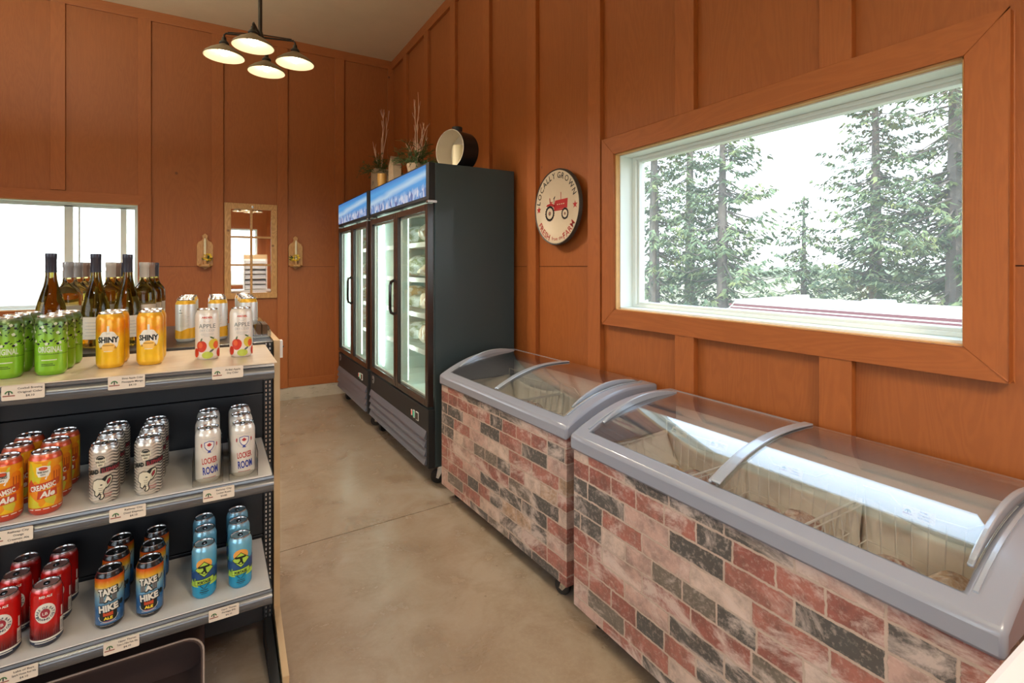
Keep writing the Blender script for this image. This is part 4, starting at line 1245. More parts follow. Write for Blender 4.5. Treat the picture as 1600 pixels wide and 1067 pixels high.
# wooden candle sconces
def sconce(x, label, flip=1):
    t = thing('candle_sconce', label, 'candle sconce', (x, YB - 0.001, 1.36), 0, 'wooden candle sconces')
    out = [(-0.068, 0.06), (-0.068, 0.255), (-0.055, 0.282), (-0.030, 0.296), (-0.018, 0.315), (-0.024, 0.345), (0, 0.362), (0.024, 0.345), (0.018, 0.315), (0.030, 0.296), (0.055, 0.282), (0.068, 0.255), (0.068, 0.06), (0.045, 0.040), (0.020, 0.034), (0, 0.018), (-0.020, 0.034), (-0.045, 0.040)]
    b = MB(); b.prism([(p[0], p[1]) for p in out], 'y', -0.018, 0); b.build('back_board', M['pine'], t, bevel=0.003)
    b = MB(); b.prism([(-0.05, 0), (-0.05, -0.05), (-0.03, -0.085), (0.03, -0.085), (0.05, -0.05), (0.05, 0)], 'z', 0.048, 0.064, mat=Matrix.Translation((0, -0.018, 0)))
    b.build('ledge', M['pine'], t, bevel=0.003)
    b = MB(); b.lathe([(0.018, 0.064), (0.020, 0.07), (0.014, 0.085), (0.016, 0.10), (0.012, 0.10)], 14, c=(0, -0.052)); b.build('candle_cup', M['pine'], t, smooth=True)
    b = MB(); b.lathe([(0.0105, 0.085), (0.010, 0.30), (0.004, 0.318), (0, 0.32)], 14, c=(0, -0.052)); cnd = b.build('candle', pm('ivory_wax', (0.80, 0.72, 0.50), 0.4), t, smooth=True)
    b = MB(); b.cyl((0, -0.052, 0.318), (0.001, -0.052, 0.332), 0.001, seg=5); b.build('wick', M['ink'], cnd)
    rr = random.Random(int(x * 100)); b = MB(); b2 = MB()
    for k in range(26):
        a = rr.uniform(0, 2 * PI); p = Vector((0.0 + 0.02 * flip, -0.045, 0.11))
        d = Vector((math.cos(a) * 0.045, -abs(rr.uniform(0, 0.03)), math.sin(a) * 0.035 + 0.02))
        s_ = Vector((rr.uniform(-1, 1), rr.uniform(-1, 1), rr.uniform(-1, 1))).normalized() * 0.010
        (b if k % 2 else b2).add([p, p + d * 0.6 + s_, p + d * 1.2, p + d * 0.6 - s_], [(0, 1, 2, 3)])
        b2.tube([p, p + d], 0.001, 4)
    for k in range(7):
        a = k * 0.9; c = (0.012 + 0.026 * math.cos(a) + 0.012 * flip, -0.075 + 0.01 * math.sin(a * 2), 0.135 + 0.030 * math.sin(a))
        b.lathe([(0, -0.006), (0.008, -0.002), (0.013, 0.004), (0.004, 0.007), (0, 0.006)], 8, mat=Matrix.Translation(c) @ Matrix.Rotation(0.8 + a, 4, 'X'))
    b.build('flowers', pm('yellow_flower', (0.75, 0.50, 0.04), 0.6), t)
    b2.build('leaves', pm('silk_leaf', (0.06, 0.10, 0.03), 0.6), t)
sconce(-0.052, 'wooden candle sconce with yellow flowers, left of the mirror', 1)
sconce(0.765, 'wooden candle sconce with yellow flowers, right of the mirror', -1)

# ================================================================== ON TOP OF THE FRIDGE
FZ = 2.0605
oldwood = pm('weathered_wood', (0.40, 0.30, 0.20), 0.8, noise=0.25, nscale=25)
green = pm('fir_green', (0.045, 0.085, 0.022), 0.7, noise=0.4, nscale=20)
twig = pm('pale_twig', (0.62, 0.42, 0.32), 0.7, noise=0.2)
def greenery(t, z, seed, twigs, hgt, spread):
    rr = random.Random(seed)
    b = MB()
    def sprig(p0, d, L_, lv):
        n = max(4, int(L_ / 0.016))
        sag = rr.uniform(0.1, 0.5)
        pts = [p0 + d * L_ * q / n + Vector((0, 0, -sag * L_ * (q / n) ** 2)) for q in range(n + 1)]
        b.tube([pts[0], pts[n // 2], pts[-1]], 0.0012, 4)
        for q in range(1, n + 1):
            for s_ in range(4):
                v = Vector((rr.uniform(-1, 1), rr.uniform(-1, 1), rr.uniform(-1, 1))).normalized()
                e = pts[q] + (v * 0.8 + d * 0.5) * 0.020
                sd_ = v.cross(d).normalized() * 0.0016
                b.add([pts[q] - sd_, pts[q] + sd_, e], [(0, 1, 2)])
            if lv and q % 2 == 0 and q < n:
                v = Vector((rr.uniform(-1, 1), rr.uniform(-1, 1), rr.uniform(-0.6, 0.6))).normalized()
                sprig(pts[q], (d * 0.7 + v * 0.8).normalized(), L_ * 0.35, 0)
    for k in range(32):
        a = rr.uniform(0, 2 * PI); el = rr.uniform(0.15, 1.35)
        d = Vector((math.cos(a) * math.cos(el), math.sin(a) * math.cos(el), math.sin(el)))
        sprig(Vector((d.x * 0.02, d.y * 0.02, z)), d, spread * rr.uniform(0.55, 1.0), 1)
    b.build('greenery', green, t)
    b = MB()
    for (dx, dy, hh, br) in twigs:
        pts = []
        for q in range(8):
            f_ = q / 7
            pts.append(Vector((dx * f_ + rr.uniform(-.006, .006), dy * f_ + rr.uniform(-.006, .006), z + hh * f_)))
        b.tube(pts, [0.0050 * (1 - 0.65 * q / 7) for q in range(8)], 5)
        for j in range(br):
            i = rr.randint(3, 6); p = pts[i]
            d = Vector((rr.uniform(-.03, .03), rr.uniform(-.05, .05), rr.uniform(.05, .11)))
            b.tube([p, p + d * 0.5 + Vector((0, 0.004, 0)), p + d], [0.0026, 0.0020, 0.0012], 4)
    b.build('twigs', twig, t)
# square wooden planter with lettering (stencilled S W visible)
t = thing('planter', 'square weathered wooden planter stencilled SW with fir and tall pale twigs, on the farther fridge', 'planter', (1.325, 4.56, FZ), 0, 'planters with fir and twigs')
b = MB(); w_ = 0.070; hh = 0.22
b.box(-w_, w_, -w_, -w_ + 0.01, 0, hh); b.box(-w_, w_, w_ - 0.01, w_, 0, hh); b.box(-w_, -w_ + 0.01, -w_ + 0.01, w_ - 0.01, 0, hh); b.box(w_ - 0.01, w_, -w_ + 0.01, w_ - 0.01, 0, hh); b.box(-w_ + 0.01, w_ - 0.01, -w_ + 0.01, w_ - 0.01, 0, 0.01)
A = Art(); A.text('SW', 0, 0.075, 0.055, 0, 0, 0.0006)
A.flat(b, lambda s_, t_, h: (s_ * 0.9, -w_ - h, t_), mi0=1)
A.flat(b, lambda s_, t_, h: (-w_ - h, -s_ * 0.9, t_), mi0=1)
b.build('box', [oldwood, M['ink']], t)
b = MB(); b.box(-w_ + 0.011, w_ - 0.011, -w_ + 0.011, w_ - 0.011, 0.02, 0.19); b.build('soil', pm('soil', (0.03, 0.02, 0.015), 0.9), t)
greenery(t, 0.19, 3, [(0.01, -0.08, 0.56, 4), (0.04, -0.13, 0.54, 3), (-0.03, 0.12, 0.24, 3), (-0.02, 0.15, 0.22, 2), (-0.04, 0.10, 0.26, 2), (0.0, -0.06, 0.46, 2)], 0.3, 0.21)
# wooden house block
t = thing('wooden_house_ornament', 'small house-shaped wooden block on the fridge, between the two planters', 'ornament', (1.276, 4.00, FZ))
b = MB(); b.prism([(-0.062, 0), (0.062, 0), (0.062, 0.155), (0.004, 0.222), (-0.062, 0.150)], 'x', -0.03, 0.03); b.build('block', oldwood, t, bevel=0.003)
b = MB(); b.prism([(-0.066, 0.148), (0.004, 0.226), (0.067, 0.152), (0.067, 0.160), (0.004, 0.234), (-0.066, 0.156)], 'x', -0.033, 0.033); b.build('roof', pm('darker_wood', (0.22, 0.15, 0.10), 0.8), t)
# small candle glass lit between planter and house
t = thing('votive_candle', 'small glowing amber candle jar in front of the wooden planter', 'candle', (1.240, 4.235, FZ))
b = MB(); b.lathe([(0.030, 0), (0.034, 0.03), (0.038, 0.08), (0.036, 0.125), (0.032, 0.125), (0.033, 0.06), (0, 0.05)], 24); b.build('jar', pm('amber_jar', (0.62, 0.36, 0.10), 0.35), t, smooth=True)
b = MB(); b.lathe([(0, 0.052), (0.029, 0.053), (0.029, 0.066), (0, 0.066)], 18); b.build('wax', pm('ivory_wax', (0.80, 0.72, 0.50), 0.4), t)
# round pot with fir and twigs
t = thing('planter', 'low wooden pot of fir and branching pale twigs beside the lantern', 'planter', (1.335, 3.66, FZ), 0, 'planters with fir and twigs')
b = MB(); b.lathe([(0.050, 0), (0.072, 0.100), (0.072, 0.115), (0.062, 0.115), (0.050, 0.02), (0, 0.02)], 24); b.build('pot', oldwood, t, smooth=True)
b = MB(); b.lathe([(0, 0.03), (0.053, 0.03), (0.060, 0.10), (0, 0.10)], 20); b.build('soil', pm('soil', (0.03, 0.02, 0.015), 0.9), t)
greenery(t, 0.105, 8, [(0.0, 0.03, 0.50, 5), (0.02, 0.00, 0.56, 5), (0.01, 0.05, 0.44, 4), (-0.02, 0.17, 0.20, 3), (0.03, 0.14, 0.22, 3), (0.02, -0.17, 0.27, 4), (0.0, -0.14, 0.24, 3), (0.05, -0.1, 0.2, 2), (0, 0.20, 0.06, 2)], 0.3, 0.24)
# round drum lantern
t = thing('lantern', 'round black drum lantern with cream inside and a pillar candle, on the fridge', 'lantern', (1.455, 3.185, FZ), R(-70))
RL = 0.135; cz = RL + 0.001
b = MB()
mt = Matrix.Translation((0, 0, cz)) @ Matrix.Rotation(R(90), 4, 'X')       # axis along local y
b.lathe([(RL, -0.072), (RL, 0.072)], 56, 0, mt, caps=False)
b.lathe([(RL - 0.004, -0.072), (RL - 0.004, 0.070)], 56, 1, mt, caps=False)
b.lathe([(RL - 0.004, 0.072), (RL, 0.072)], 56, 1, mt, caps=False); b.lathe([(RL - 0.004, -0.072), (RL, -0.072)], 56, 1, mt, caps=False)
b.lathe([(0, -0.068), (RL - 0.004, -0.068), (RL - 0.004, -0.070), (0, -0.070)], 56, 1, mt)
b.build('drum', [M['black'], pm('lantern_cream', (0.72, 0.66, 0.56), 0.5)], t, smooth=True)
b = MB(); b.lathe([(0.036, 2 * RL - 0.002), (0.036, 2 * RL + 0.028), (0.012, 2 * RL + 0.034), (0, 2 * RL + 0.034)], 20); b.tube([(-0.05, 0, 2 * RL - 0.012), (-0.048, 0, 2 * RL + 0.02), (-0.02, 0, 2 * RL + 0.03)], 0.004, 6)
b.build('cap', M['blackm'], t, smooth=True)
b = MB(); b.lathe([(0.040, 0.010), (0.041, 0.165), (0.036, 0.172), (0, 0.168)], 28, c=(0.012, 0)); b.build('pillar_candle', pm('ivory_wax', (0.80, 0.72, 0.50), 0.4), t, smooth=True)

# ================================================================== GONDOLA SHELVING
ZA, ZBs, ZCs, ZD = 1.113, 0.771, 0.400, 1.122
GX0, GX1 = -0.548, 0.165        # bay between the uprights
def m_board():
    g = G('pale_shelf_liner')
    n = g.noise(g.mapp(g.obj(), (1, 6, 1)), 9, 5, 0.6)
    c = g.mix(g.g(n, 0.3, 0.7), (0.60, 0.47, 0.34), (0.74, 0.63, 0.50))
    return g.done(c, 0.32)
M['board'] = m_board()
M['liner_w'] = pm('white_shelf_paper', (0.72, 0.68, 0.62), 0.3, noise=0.06, nscale=12)
t = thing('gondola_shelving', 'black steel gondola shelving with pale shelf boards and grey price channels', 'shelving', (GX1, 2.09, 0))
def gl(x, y, z): return (x - GX1, y - 2.09, z)
def gbox(b, x0, x1, y0, y1, z0, z1, mi=0): b.box(x0 - GX1, x1 - GX1, y0 - 2.09, y1 - 2.09, z0, z1, mi)
for x in (GX1 + 0.002, GX0 - 0.030, GX0 - 0.745):
    b = MB(); gbox(b, x, x + 0.030, 2.082, 2.110, 0.0, ZD - 0.014)
    for k in range(66):
        zz = 0.10 + k * 0.0155
        for xx in (x + 0.006, x + 0.019): gbox(b, xx, xx + 0.004, 2.0808, 2.0822, zz, zz + 0.009, 1)
    up = b.build('upright', [M['blackm'], M['chrome']], t)
    b = MB(); b.prism([(1.80 - 2.09, 0.0), (1.80 - 2.09, 0.03), (2.08 - 2.09, 0.10), (2.08 - 2.09, 0.0)], 'x', x + 0.002 - GX1, x + 0.026 - GX1); b.build('base_leg', M['blackm'], t, bevel=0.003)
for (xa, xb) in ((GX0 + 0.001, GX1 + 0.001), (GX0 - 0.713, GX0 - 0.032)):
    for z0, z1 in ((0.085, 0.405), (0.408, 0.60), (0.603, 0.93), (0.933, ZD - 0.016)):
        b = MB(); gbox(b, xa, xb, 2.092, 2.104, z0, z1); b.build('back_panel', pm('black_panel', (0.017, 0.019, 0.023), 0.42), t, bevel=0.002)
SHV = []
for (z, yf, nm) in ((ZA, 1.677, 'top'), (ZBs, 1.692, 'middle'), (ZCs, 1.742, 'bottom')):
    for (xa, xb) in ((GX0 - 0.012, GX1 - 0.002), (GX0 - 0.72, GX0 - 0.016)):
        b = MB(); gbox(b, xa, xb, yf + 0.004, 2.080, z - 0.024, z - 0.003); sh = b.build('shelf', M['blackm'], t, bevel=0.002)
        b = MB(); gbox(b, xa, xb + (0.008 if nm == 'top' else -0.004), yf - 0.001, 2.078, z - 0.003, z); b.build('shelf_liner', M['board'] if nm == 'top' else M['liner_w'], sh)
        b = MB()
        prof = [(0.004, -0.004), (-0.004, -0.004), (-0.006, -0.010), (-0.003, -0.014), (-0.010, -0.020), (-0.013, -0.030), (-0.010, -0.042), (-0.006, -0.048), (-0.002, -0.046), (-0.006, -0.036), (-0.006, -0.026), (0.002, -0.018)]
        b.prism([(yf + p[0] - 2.09, z + p[1]) for p in prof][::-1], 'x', xa - GX1, xb - GX1)
        b.build('price_channel', M['steel'], sh, smooth=True, angle=50)
        if xb > 0:
            for x_ in (xa + 0.02, xb - 0.003):
                b = MB(); b.prism([(yf + 0.06 - 2.09, z - 0.024), (2.08 - 2.09, z - 0.10), (2.08 - 2.09, z - 0.024)], 'x', x_ - 0.003 - GX1, x_ - GX1); b.build('bracket', M['blackm'], sh)
b = MB(); gbox(b, GX0 - 0.745, GX1 + 0.034, 2.085, 2.86, ZD - 0.013, ZD); b.build('top_deck', pm('black_deck', (0.035, 0.030, 0.028), 0.3), t, bevel=0.002)
b = MB(); gbox(b, GX0 - 0.745, GX1 + 0.034, 2.45, 2.47, 0.0, ZD - 0.014); b.build('rear_panel', M['blackm'], t)
# pale wooden end panel: thin board, its foot widening towards the aisle
b = MB()
b.prism([(1.80 - 2.09, 0.0), (2.70 - 2.09, 0.0), (2.70 - 2.09, ZD + 0.005), (2.06 - 2.09, ZD + 0.005), (2.06 - 2.09, 0.14), (1.80 - 2.09, 0.06)][::1], 'x', 0.036, 0.054)
ep = b.build('end_panel', pm('maple_ply', (0.56, 0.38, 0.20), 0.45, noise=0.12, nscale=15), t, bevel=0.0015)
b = MB(); gbox(b, GX1 + 0.055, GX1 + 0.069, 2.10, 2.135, 1.055, 1.12); b.cyl((0.072 - 0.004, 0.028, 1.095), (0.074, 0.028, 1.095), 0.004, seg=8, mi=1)
b.build('corner_plate', [M['white'], M['ink']], ep)

# ------------------------------------------------------------------ CANS
RC, HC = 0.0331, 0.157
PROF = [(0.0, 0.004), (0.020, 0.003), (0.0245, 0.0), (0.0265, 0.0005), (0.030, 0.005), (0.0325, 0.010), (RC, 0.014), (RC, 0.134), (0.0324, 0.140), (0.0300, 0.147), (0.0275, 0.1515), (0.0272, 0.153)]
def m_grad(name, stops, rough=0.28, metal=0.25, extra=None):
    g = G(name)
    x, y, z = g.sep(g.obj())
    f = g.math('MULTIPLY', z, 1 / HC)
    c = g.ramp(f, stops)
    if extra: c = extra(g, c, x, y, z, f)
    m = g.done(c, rough)
    g.b.inputs['Metallic'].default_value = metal
    g.b.inputs['Coat Weight'].default_value = 0.3
    return m
def ink(name, c, **k): return pm('ink_' + name, c, 0.35, metal=0.1, **k)
b = MB()
b.lathe([(0.0272, 0.1525), (0.0282, 0.1545), (0.0278, 0.1562), (0.0266, 0.157), (0.0254, 0.1562), (0.0248, 0.1535), (0.0240, 0.1515), (0.0225, 0.1520), (0.0, 0.1522)], 36)
A = Art(); A.ell(0, 0.010, 0.0085, 0.0075, 0, 0, 18)
b.add([(p[0], p[1] - 0.020, 0.1524) for p in A.items[0][0]], A.items[0][1], 1)
LIDM = b.mesh('can_lid', [M['alu'], pm('lid_score', (0.35, 0.35, 0.35), 0.3, metal=1)], True)
b = MB()
n = 14
pts = [(0.0070 * math.cos(2 * PI * k / n), 0.012 * math.sin(2 * PI * k / n)) for k in range(n)]
b.prism(pts, 'z', 0.1535, 0.1545); b.lathe([(0, 0.152), (0.003, 0.152), (0.003, 0.1552), (0, 0.1552)], 10)
b.add([(0.0035 * math.cos(2 * PI * k / 10), 0.006 + 0.003 * math.sin(2 * PI * k / 10), 0.15465) for k in range(10)], [tuple(range(10))], 1)
TABM = b.mesh('tab', [M['alu'], M['ink']], False)

def can_proto(name, mats, art):
    b = MB(); b.lathe(PROF, 40)
    art.wrap(b, RC, mi0=1)
    return b.mesh(name, mats, True)
CANM = {}
# green cider
def fx(g, c, x, y, z, f):
    return c
A = Art(); rr = random.Random(2)
for k in range(46):
    s_ = -RC * PI + 2 * PI * RC * (k + 0.5) / 46
    for r_ in range(3):
        zz = 0.131 - 0.017 * r_ + 0.006 * math.sin(k * 1.3 + r_) - (0.008 if r_ == 2 else 0)
        if r_ == 1 and k % 3 == 1: continue
        q = (k * 7 + r_ * 5) % 6
        if q in (0, 3): A.ell(s_, zz, 0.0034, 0.0032, 0, 1, 9)
        elif q == 1: A.ell(s_, zz, 0.0040, 0.0040, 1, 0, 9, wob=0.2)
        else: A.ell(s_, zz, 0.0034, 0.0014, 0 if q == 2 else 3, 1, 8, rot=rr.uniform(-1.2, 1.2))
A.rect(-PI * RC, PI * RC, 0.134, 0.1345, 3)
A.text('ORIGINAL', 0, 0.062, 0.021, 1, 1, 0.0006, width=0.052)
for k in range(32): A.rect(-0.026 + k * 0.0036, -0.0242 + k * 0.0036, 0.0555, 0.0575, 0, 1)
A.rect(-0.018, 0.014, 0.040, 0.0425, 1); A.rect(-0.018, 0.006, 0.030, 0.0315, 0); A.rect(-0.018, 0.010, 0.026, 0.0275, 0)
CANM['green'] = can_proto('can_body', [m_grad('green_can', [(0, (0.20, 0.46, 0.02)), (0.55, (0.27, 0.56, 0.03)), (0.72, (0.17, 0.34, 0.03)), (0.93, (0.09, 0.16, 0.04)), (1.0, (0.30, 0.30, 0.26))]), ink('black', (0.010, 0.014, 0.012)), ink('silver', (0.62, 0.70, 0.52)), ink('x', (1, 1, 1)), ink('leaf', (0.02, 0.06, 0.015))], A)
# shiny
A = Art()
A.ell(0, 0.078, 0.0255, 0.027, 0, 0, 36, wob=0.05, wn=7); A.ell(0.001, 0.060, 0.016, 0.013, 2, 1, 20)
A.rect(-0.0025, 0.0030, 0.100, 0.120, 0); A.ell(0, 0.100, 0.005, 0.004, 0)
A.text('SHINY', 0, 0.074, 0.0215, 1, 2, 0.0010, width=0.049)
A.poly([(-0.020, 0.056), (-0.0165, 0.064), (-0.013, 0.056)], 3, 2); A.poly([(0.020, 0.056), (0.0165, 0.064), (0.013, 0.056)], 3, 2)
A.rect(-0.012, 0.012, 0.064, 0.067, 3, 2); A.rect(-0.010, 0.010, 0.048, 0.0495, 0, 2)
CANM['shiny'] = can_proto('can_body', [m_grad('shiny_can', [(0, (0.80, 0.42, 0.03)), (0.15, (0.86, 0.50, 0.01)), (0.5, (0.86, 0.52, 0.02)), (0.70, (0.80, 0.24, 0.01)), (0.90, (0.84, 0.36, 0.01)), (1, (0.80, 0.50, 0.05))],
    extra=lambda g, c, x, y, z, f: g.mix(g.math('MULTIPLY', g.g(g.noise(g.obj(), 28, 3, 0.6), 0.45, 0.6), 0.35), c, (0.90, 0.60, 0.03))), ink('offwhite', (0.80, 0.76, 0.66)), ink('black', (0.010, 0.014, 0.012)), ink('apple', (0.86, 0.52, 0.12)), ink('amberdk', (0.45, 0.22, 0.03))], A)
# apple dry cider
A = Art()
A.text('ARDIEL', 0, 0.128, 0.0085, 0, 1, 0.0003, width=0.030, sy=0.9)
A.ring(0, 0.128, 0.0110, 0.0118, 4, 1, 12, R(215), R(325))
A.text('APPLE', 0, 0.098, 0.0185, 3, 1, 0.0, width=0.047)
A.text('DRY CIDER', 0, 0.087, 0.0105, 4, 1, 0.0, width=0.042)
for k, (w_, z_) in enumerate(((0.036, 0.080), (0.034, 0.0765), (0.016, 0.0725))): A.rect(-w_ / 2, w_ / 2, z_, z_ + 0.0009, 4)
A.ell(-0.016, 0.042, 0.0150, 0.0175, 0, 1, 26, wob=0.03, wn=3); A.ell(-0.019, 0.046, 0.007, 0.009, 5, 2, 16)
A.ell(0.019, 0.048, 0.0150, 0.0165, 1, 1, 26, wob=0.03, wn=3); A.ell(0.025, 0.045, 0.0085, 0.012, 5, 2, 16)
A.ell(0.001, 0.015, 0.0155, 0.0110, 2, 1, 22); A.ell(-0.034, 0.022, 0.010, 0.014, 0, 1, 18); A.ell(0.038, 0.020, 0.010, 0.014, 0, 1, 18)
A.ell(0.012, 0.028, 0.0075, 0.0030, 3, 2, 12, rot=0.6); A.ell(-0.016, 0.062, 0.006, 0.002, 6, 2, 10, rot=1.2); A.ell(0.013, 0.068, 0.007, 0.0024, 6, 2, 10, rot=-0.5)
A.line([(-0.015, 0.058), (-0.013, 0.066)], 0.001, 3, 2); A.line([(0.018, 0.063), (0.019, 0.070)], 0.001, 3, 2)
CANM['apple'] = can_proto('can_body', [m_grad('apple_can', [(0, (0.74, 0.66, 0.56)), (0.9, (0.76, 0.70, 0.62)), (1.0, (0.70, 0.62, 0.52))], 0.3, 0.1), ink('fruitred', (0.52, 0.035, 0.012)), ink('fruityellow', (0.62, 0.48, 0.05)), ink('fruitgreen', (0.45, 0.52, 0.07)), ink('slate', (0.10, 0.12, 0.12)), ink('fadedgrey', (0.42, 0.42, 0.42)), ink('blush', (0.66, 0.10, 0.02)), ink('leafdk', (0.06, 0.12, 0.03))], A)
# white and yellow cans (backs towards the viewer)
A = Art()
A.ell(-0.012, 0.117, 0.0022, 0.0026, 0, 1, 10); A.rect(-0.017, -0.005, 0.106, 0.1085, 0)
for k in range(9): A.rect(-0.018, 0.008 + 0.004 * ((k * 5) % 3), 0.098 - k * 0.0052, 0.0990 - k * 0.0052, 1)
A.text('Cider', 0.062, 0.070, 0.03, 0, 1, 0.0004, rot=R(90))
A.poly([(-PI * RC, 0.012), (PI * RC * 0.99, 0.012), (PI * RC * 0.99, 0.048), (0.04, 0.052), (0.012, 0.050), (-0.010, 0.040), (-0.045, 0.046), (-PI * RC, 0.048)], 2, 0)
CANM['backs'] = can_proto('can_body', [m_grad('white_can', [(0, (0.80, 0.78, 0.70)), (0.88, (0.66, 0.67, 0.66)), (0.885, (0.78, 0.42, 0.02)), (0.96, (0.80, 0.46, 0.03)), (1.0, (0.7, 0.68, 0.6))], 0.3, 0.2), ink('slate', (0.10, 0.12, 0.12)), ink('fadedgrey', (0.42, 0.42, 0.42)), ink('mango', (0.80, 0.42, 0.02))], A)
# creamsicle ale
A = Art()
A.rect(-0.013, 0.014, 0.106, 0.123, 0, 1); A.ell(0.0, 0.118, 0.012, 0.0075, 0, 1); A.ell(0, 0.1185, 0.0085, 0.0045, 3, 2)
A.text('RAILWAY', 0.0, 0.108, 0.0058, 4, 2, 0.0003, width=0.021); A.text('CITY', 0.0, 0.1015, 0.0052, 4, 2, 0.0002, width=0.010); A.poly([(-0.012, 0.106), (0.013, 0.106), (0.010, 0.098), (-0.009, 0.098)], 0, 0)
for cx in (0.026, -0.055, 0.080):
    A.poly([(cx - 0.011, 0.060), (cx + 0.013, 0.060), (cx + 0.014, 0.108), (cx + 0.009, 0.118), (cx + 0.001, 0.121), (cx - 0.007, 0.117), (cx - 0.011, 0.106)], 2, 0)
    for k in (-0.005, 0.001, 0.007): A.poly([(cx + k - 0.0012, 0.075), (cx + k + 0.0012, 0.075), (cx + k + 0.0016, 0.108), (cx + k - 0.0012, 0.108)], 1, 1)
A.poly([(-0.032, 0.060), (0.032, 0.072), (0.032, 0.090), (0.018, 0.086), (-0.018, 0.080), (-0.026, 0.093), (-0.034, 0.080)], 3, 1)
A.text('CREAMSIC', 0.0, 0.0665, 0.0175, 0, 3, 0.0006, width=0.052, rot=0.16); A.text('Ale', 0.008, 0.047, 0.020, 0, 3, 0.0008, shear=0.25, rot=0.12)
A.poly([(-0.012, 0.042), (0.028, 0.046), (0.027, 0.066), (-0.010, 0.062)], 3, 1)
A.poly([(0.003, 0.092), (0.010, 0.104), (0.006, 0.090)], 0, 3)
A.rect(-PI * RC, PI * RC, 0.019, 0.0205, 3)
for k in range(12): A.rect(-0.096 + k * 0.016, -0.084 + k * 0.016, 0.0155, 0.0172, 0, 1)
CANM['creamsic'] = can_proto('can_body', [m_grad('creamsic_can', [(0, (0.5, 0.05, 0.02)), (0.11, (0.5, 0.05, 0.02)), (0.12, (0.8, 0.3, 0.02)), (0.88, (0.5, 0.3, 0.02)), (0.885, (0.58, 0.06, 0.02)), (0.95, (0.62, 0.10, 0.03)), (1, (0.6, 0.5, 0.45))],
    extra=lambda g, c, x, y, z, f: g.mix(g.ramp(f, [(0.12, (0, 0, 0)), (0.125, (1, 1, 1)), (0.875, (1, 1, 1)), (0.88, (0, 0, 0))]), c,
        g.ramp(g.sep(g.voro(g.mapp(g.obj(), (1, 1, 0.5)), 58, 'Color'))[0], [(0, (0.80, 0.30, 0.01)), (0.3, (0.84, 0.52, 0.01)), (0.55, (0.62, 0.56, 0.03)), (0.70, (0.62, 0.55, 0.05)), (0.735, (0.86, 0.60, 0.02)), (0.9, (0.78, 0.24, 0.01))], 'CONSTANT'))),
    ink('offwhite', (0.80, 0.76, 0.66)), ink('popdark', (0.42, 0.08, 0.01)), ink('popsicle', (0.74, 0.20, 0.01)), ink('rust', (0.50, 0.06, 0.02)), ink('black', (0.010, 0.014, 0.012))], A)
# dead elephant
A = Art()
def eleph(A, cx, cz, s_):
    P_ = lambda pts: [(cx + a * s_, cz + c * s_) for a, c in pts]
    A.poly(P_([(-19, 2), (-17, 14), (-8, 20), (2, 19), (10, 26), (20, 27), (25, 20), (23, 8), (15, -4), (8, -8), (6, -16), (8, -26), (4, -33), (-2, -33), (-5, -28), (-1, -27), (-2, -20), (-8, -26), (-14, -22), (-14, -12), (-19, -8)]), 0, 1)
    A.poly(P_([(-17.5, 2), (-15.5, 13), (-7, 18), (2, 17), (10, 10), (9, -4), (5, -9), (3.6, -16), (5.6, -25), (2.6, -30.5), (-1.5, -30.5), (0.8, -27), (0, -18), (-3, -15), (-8, -23), (-12, -20), (-11.5, -11), (-17, -6)]), 1, 2)
    A.poly(P_([(8, 10), (13, 22), (20, 24.5), (22.5, 18), (20.5, 8), (13, -2.5), (9.5, -3)]), 2, 2)
    A.poly(P_([(11, 10), (15, 18), (20, 20), (19, 10), (13, 2)]), 0, 3); A.poly(P_([(12.5, 10), (15.5, 16.5), (18.5, 18), (17.8, 11), (13.5, 4)]), 3, 4)
    A.ell(cx + 1 * s_, cz + 4 * s_, 2.6 * s_, 1.6 * s_, 0, 3, 10)
    for k in range(4): A.line(P_([(-5 + k * 0.5, -4 - k * 5), (0, -5 - k * 5), (4, -3.5 - k * 5)]), 0.9 * s_, 0, 3)
eleph(A, -0.002, 0.048, 0.00105)
A.rect(-0.015, 0.009, 0.110, 0.122, 1, 1); A.ring(-0.003, 0.120, 0.0075, 0.0095, 0, 2, 16, 0, PI); A.ell(-0.003, 0.1215, 0.007, 0.003, 0, 2)
A.text('RAILWAY', -0.003, 0.1105, 0.0062, 0, 2, 0.0003, width=0.021); A.poly([(-0.012, 0.110), (0.006, 0.110), (0.003, 0.099), (-0.009, 0.099)], 1, 1); A.text('CITY', -0.003, 0.1025, 0.0052, 0, 2, 0.0003, width=0.010)
A.text('DEAD', -0.0185, 0.0815, 0.0150, 0, 5, 0.0010, width=0.026, rot=0.16); A.text('ELEPHANT', 0.0215, 0.0865, 0.0150, 3, 6, 0.0002, width=0.042, rot=0.10)
A.poly([(-0.003, 0.083), (0.044, 0.088), (0.044, 0.103), (-0.003, 0.098)], 0, 5)
A.rect(0.004, 0.022, 0.026, 0.0275, 3, 2); A.rect(0.006, 0.020, 0.020, 0.0215, 3, 2); A.rect(0.006, 0.020, 0.0165, 0.0175, 0, 2)
def zebra(g, c, x, y, z, f):
    ang = g.math('ARCTAN2', x, g.math('MULTIPLY', y, -1.0))
    zz = g.math('ADD', z, g.math('MULTIPLY', g.math('SINE', g.math('MULTIPLY', ang, 7.0)), 0.0022))
    w = g.math('SINE', g.math('MULTIPLY', zz, 2 * PI / 0.0082))
    side = g.g(g.math('ABSOLUTE', g.math('ADD', ang, 0.15)), 0.45, 0.95)
    thin = g.math('MULTIPLY_ADD', side, -0.55, 0.62)
    k = g.math('GREATER_THAN', w, thin)
    return g.mix(g.math('MULTIPLY', k, g.math('MULTIPLY_ADD', side, 0.68, 0.20)), c, (0.06, 0.05, 0.045))
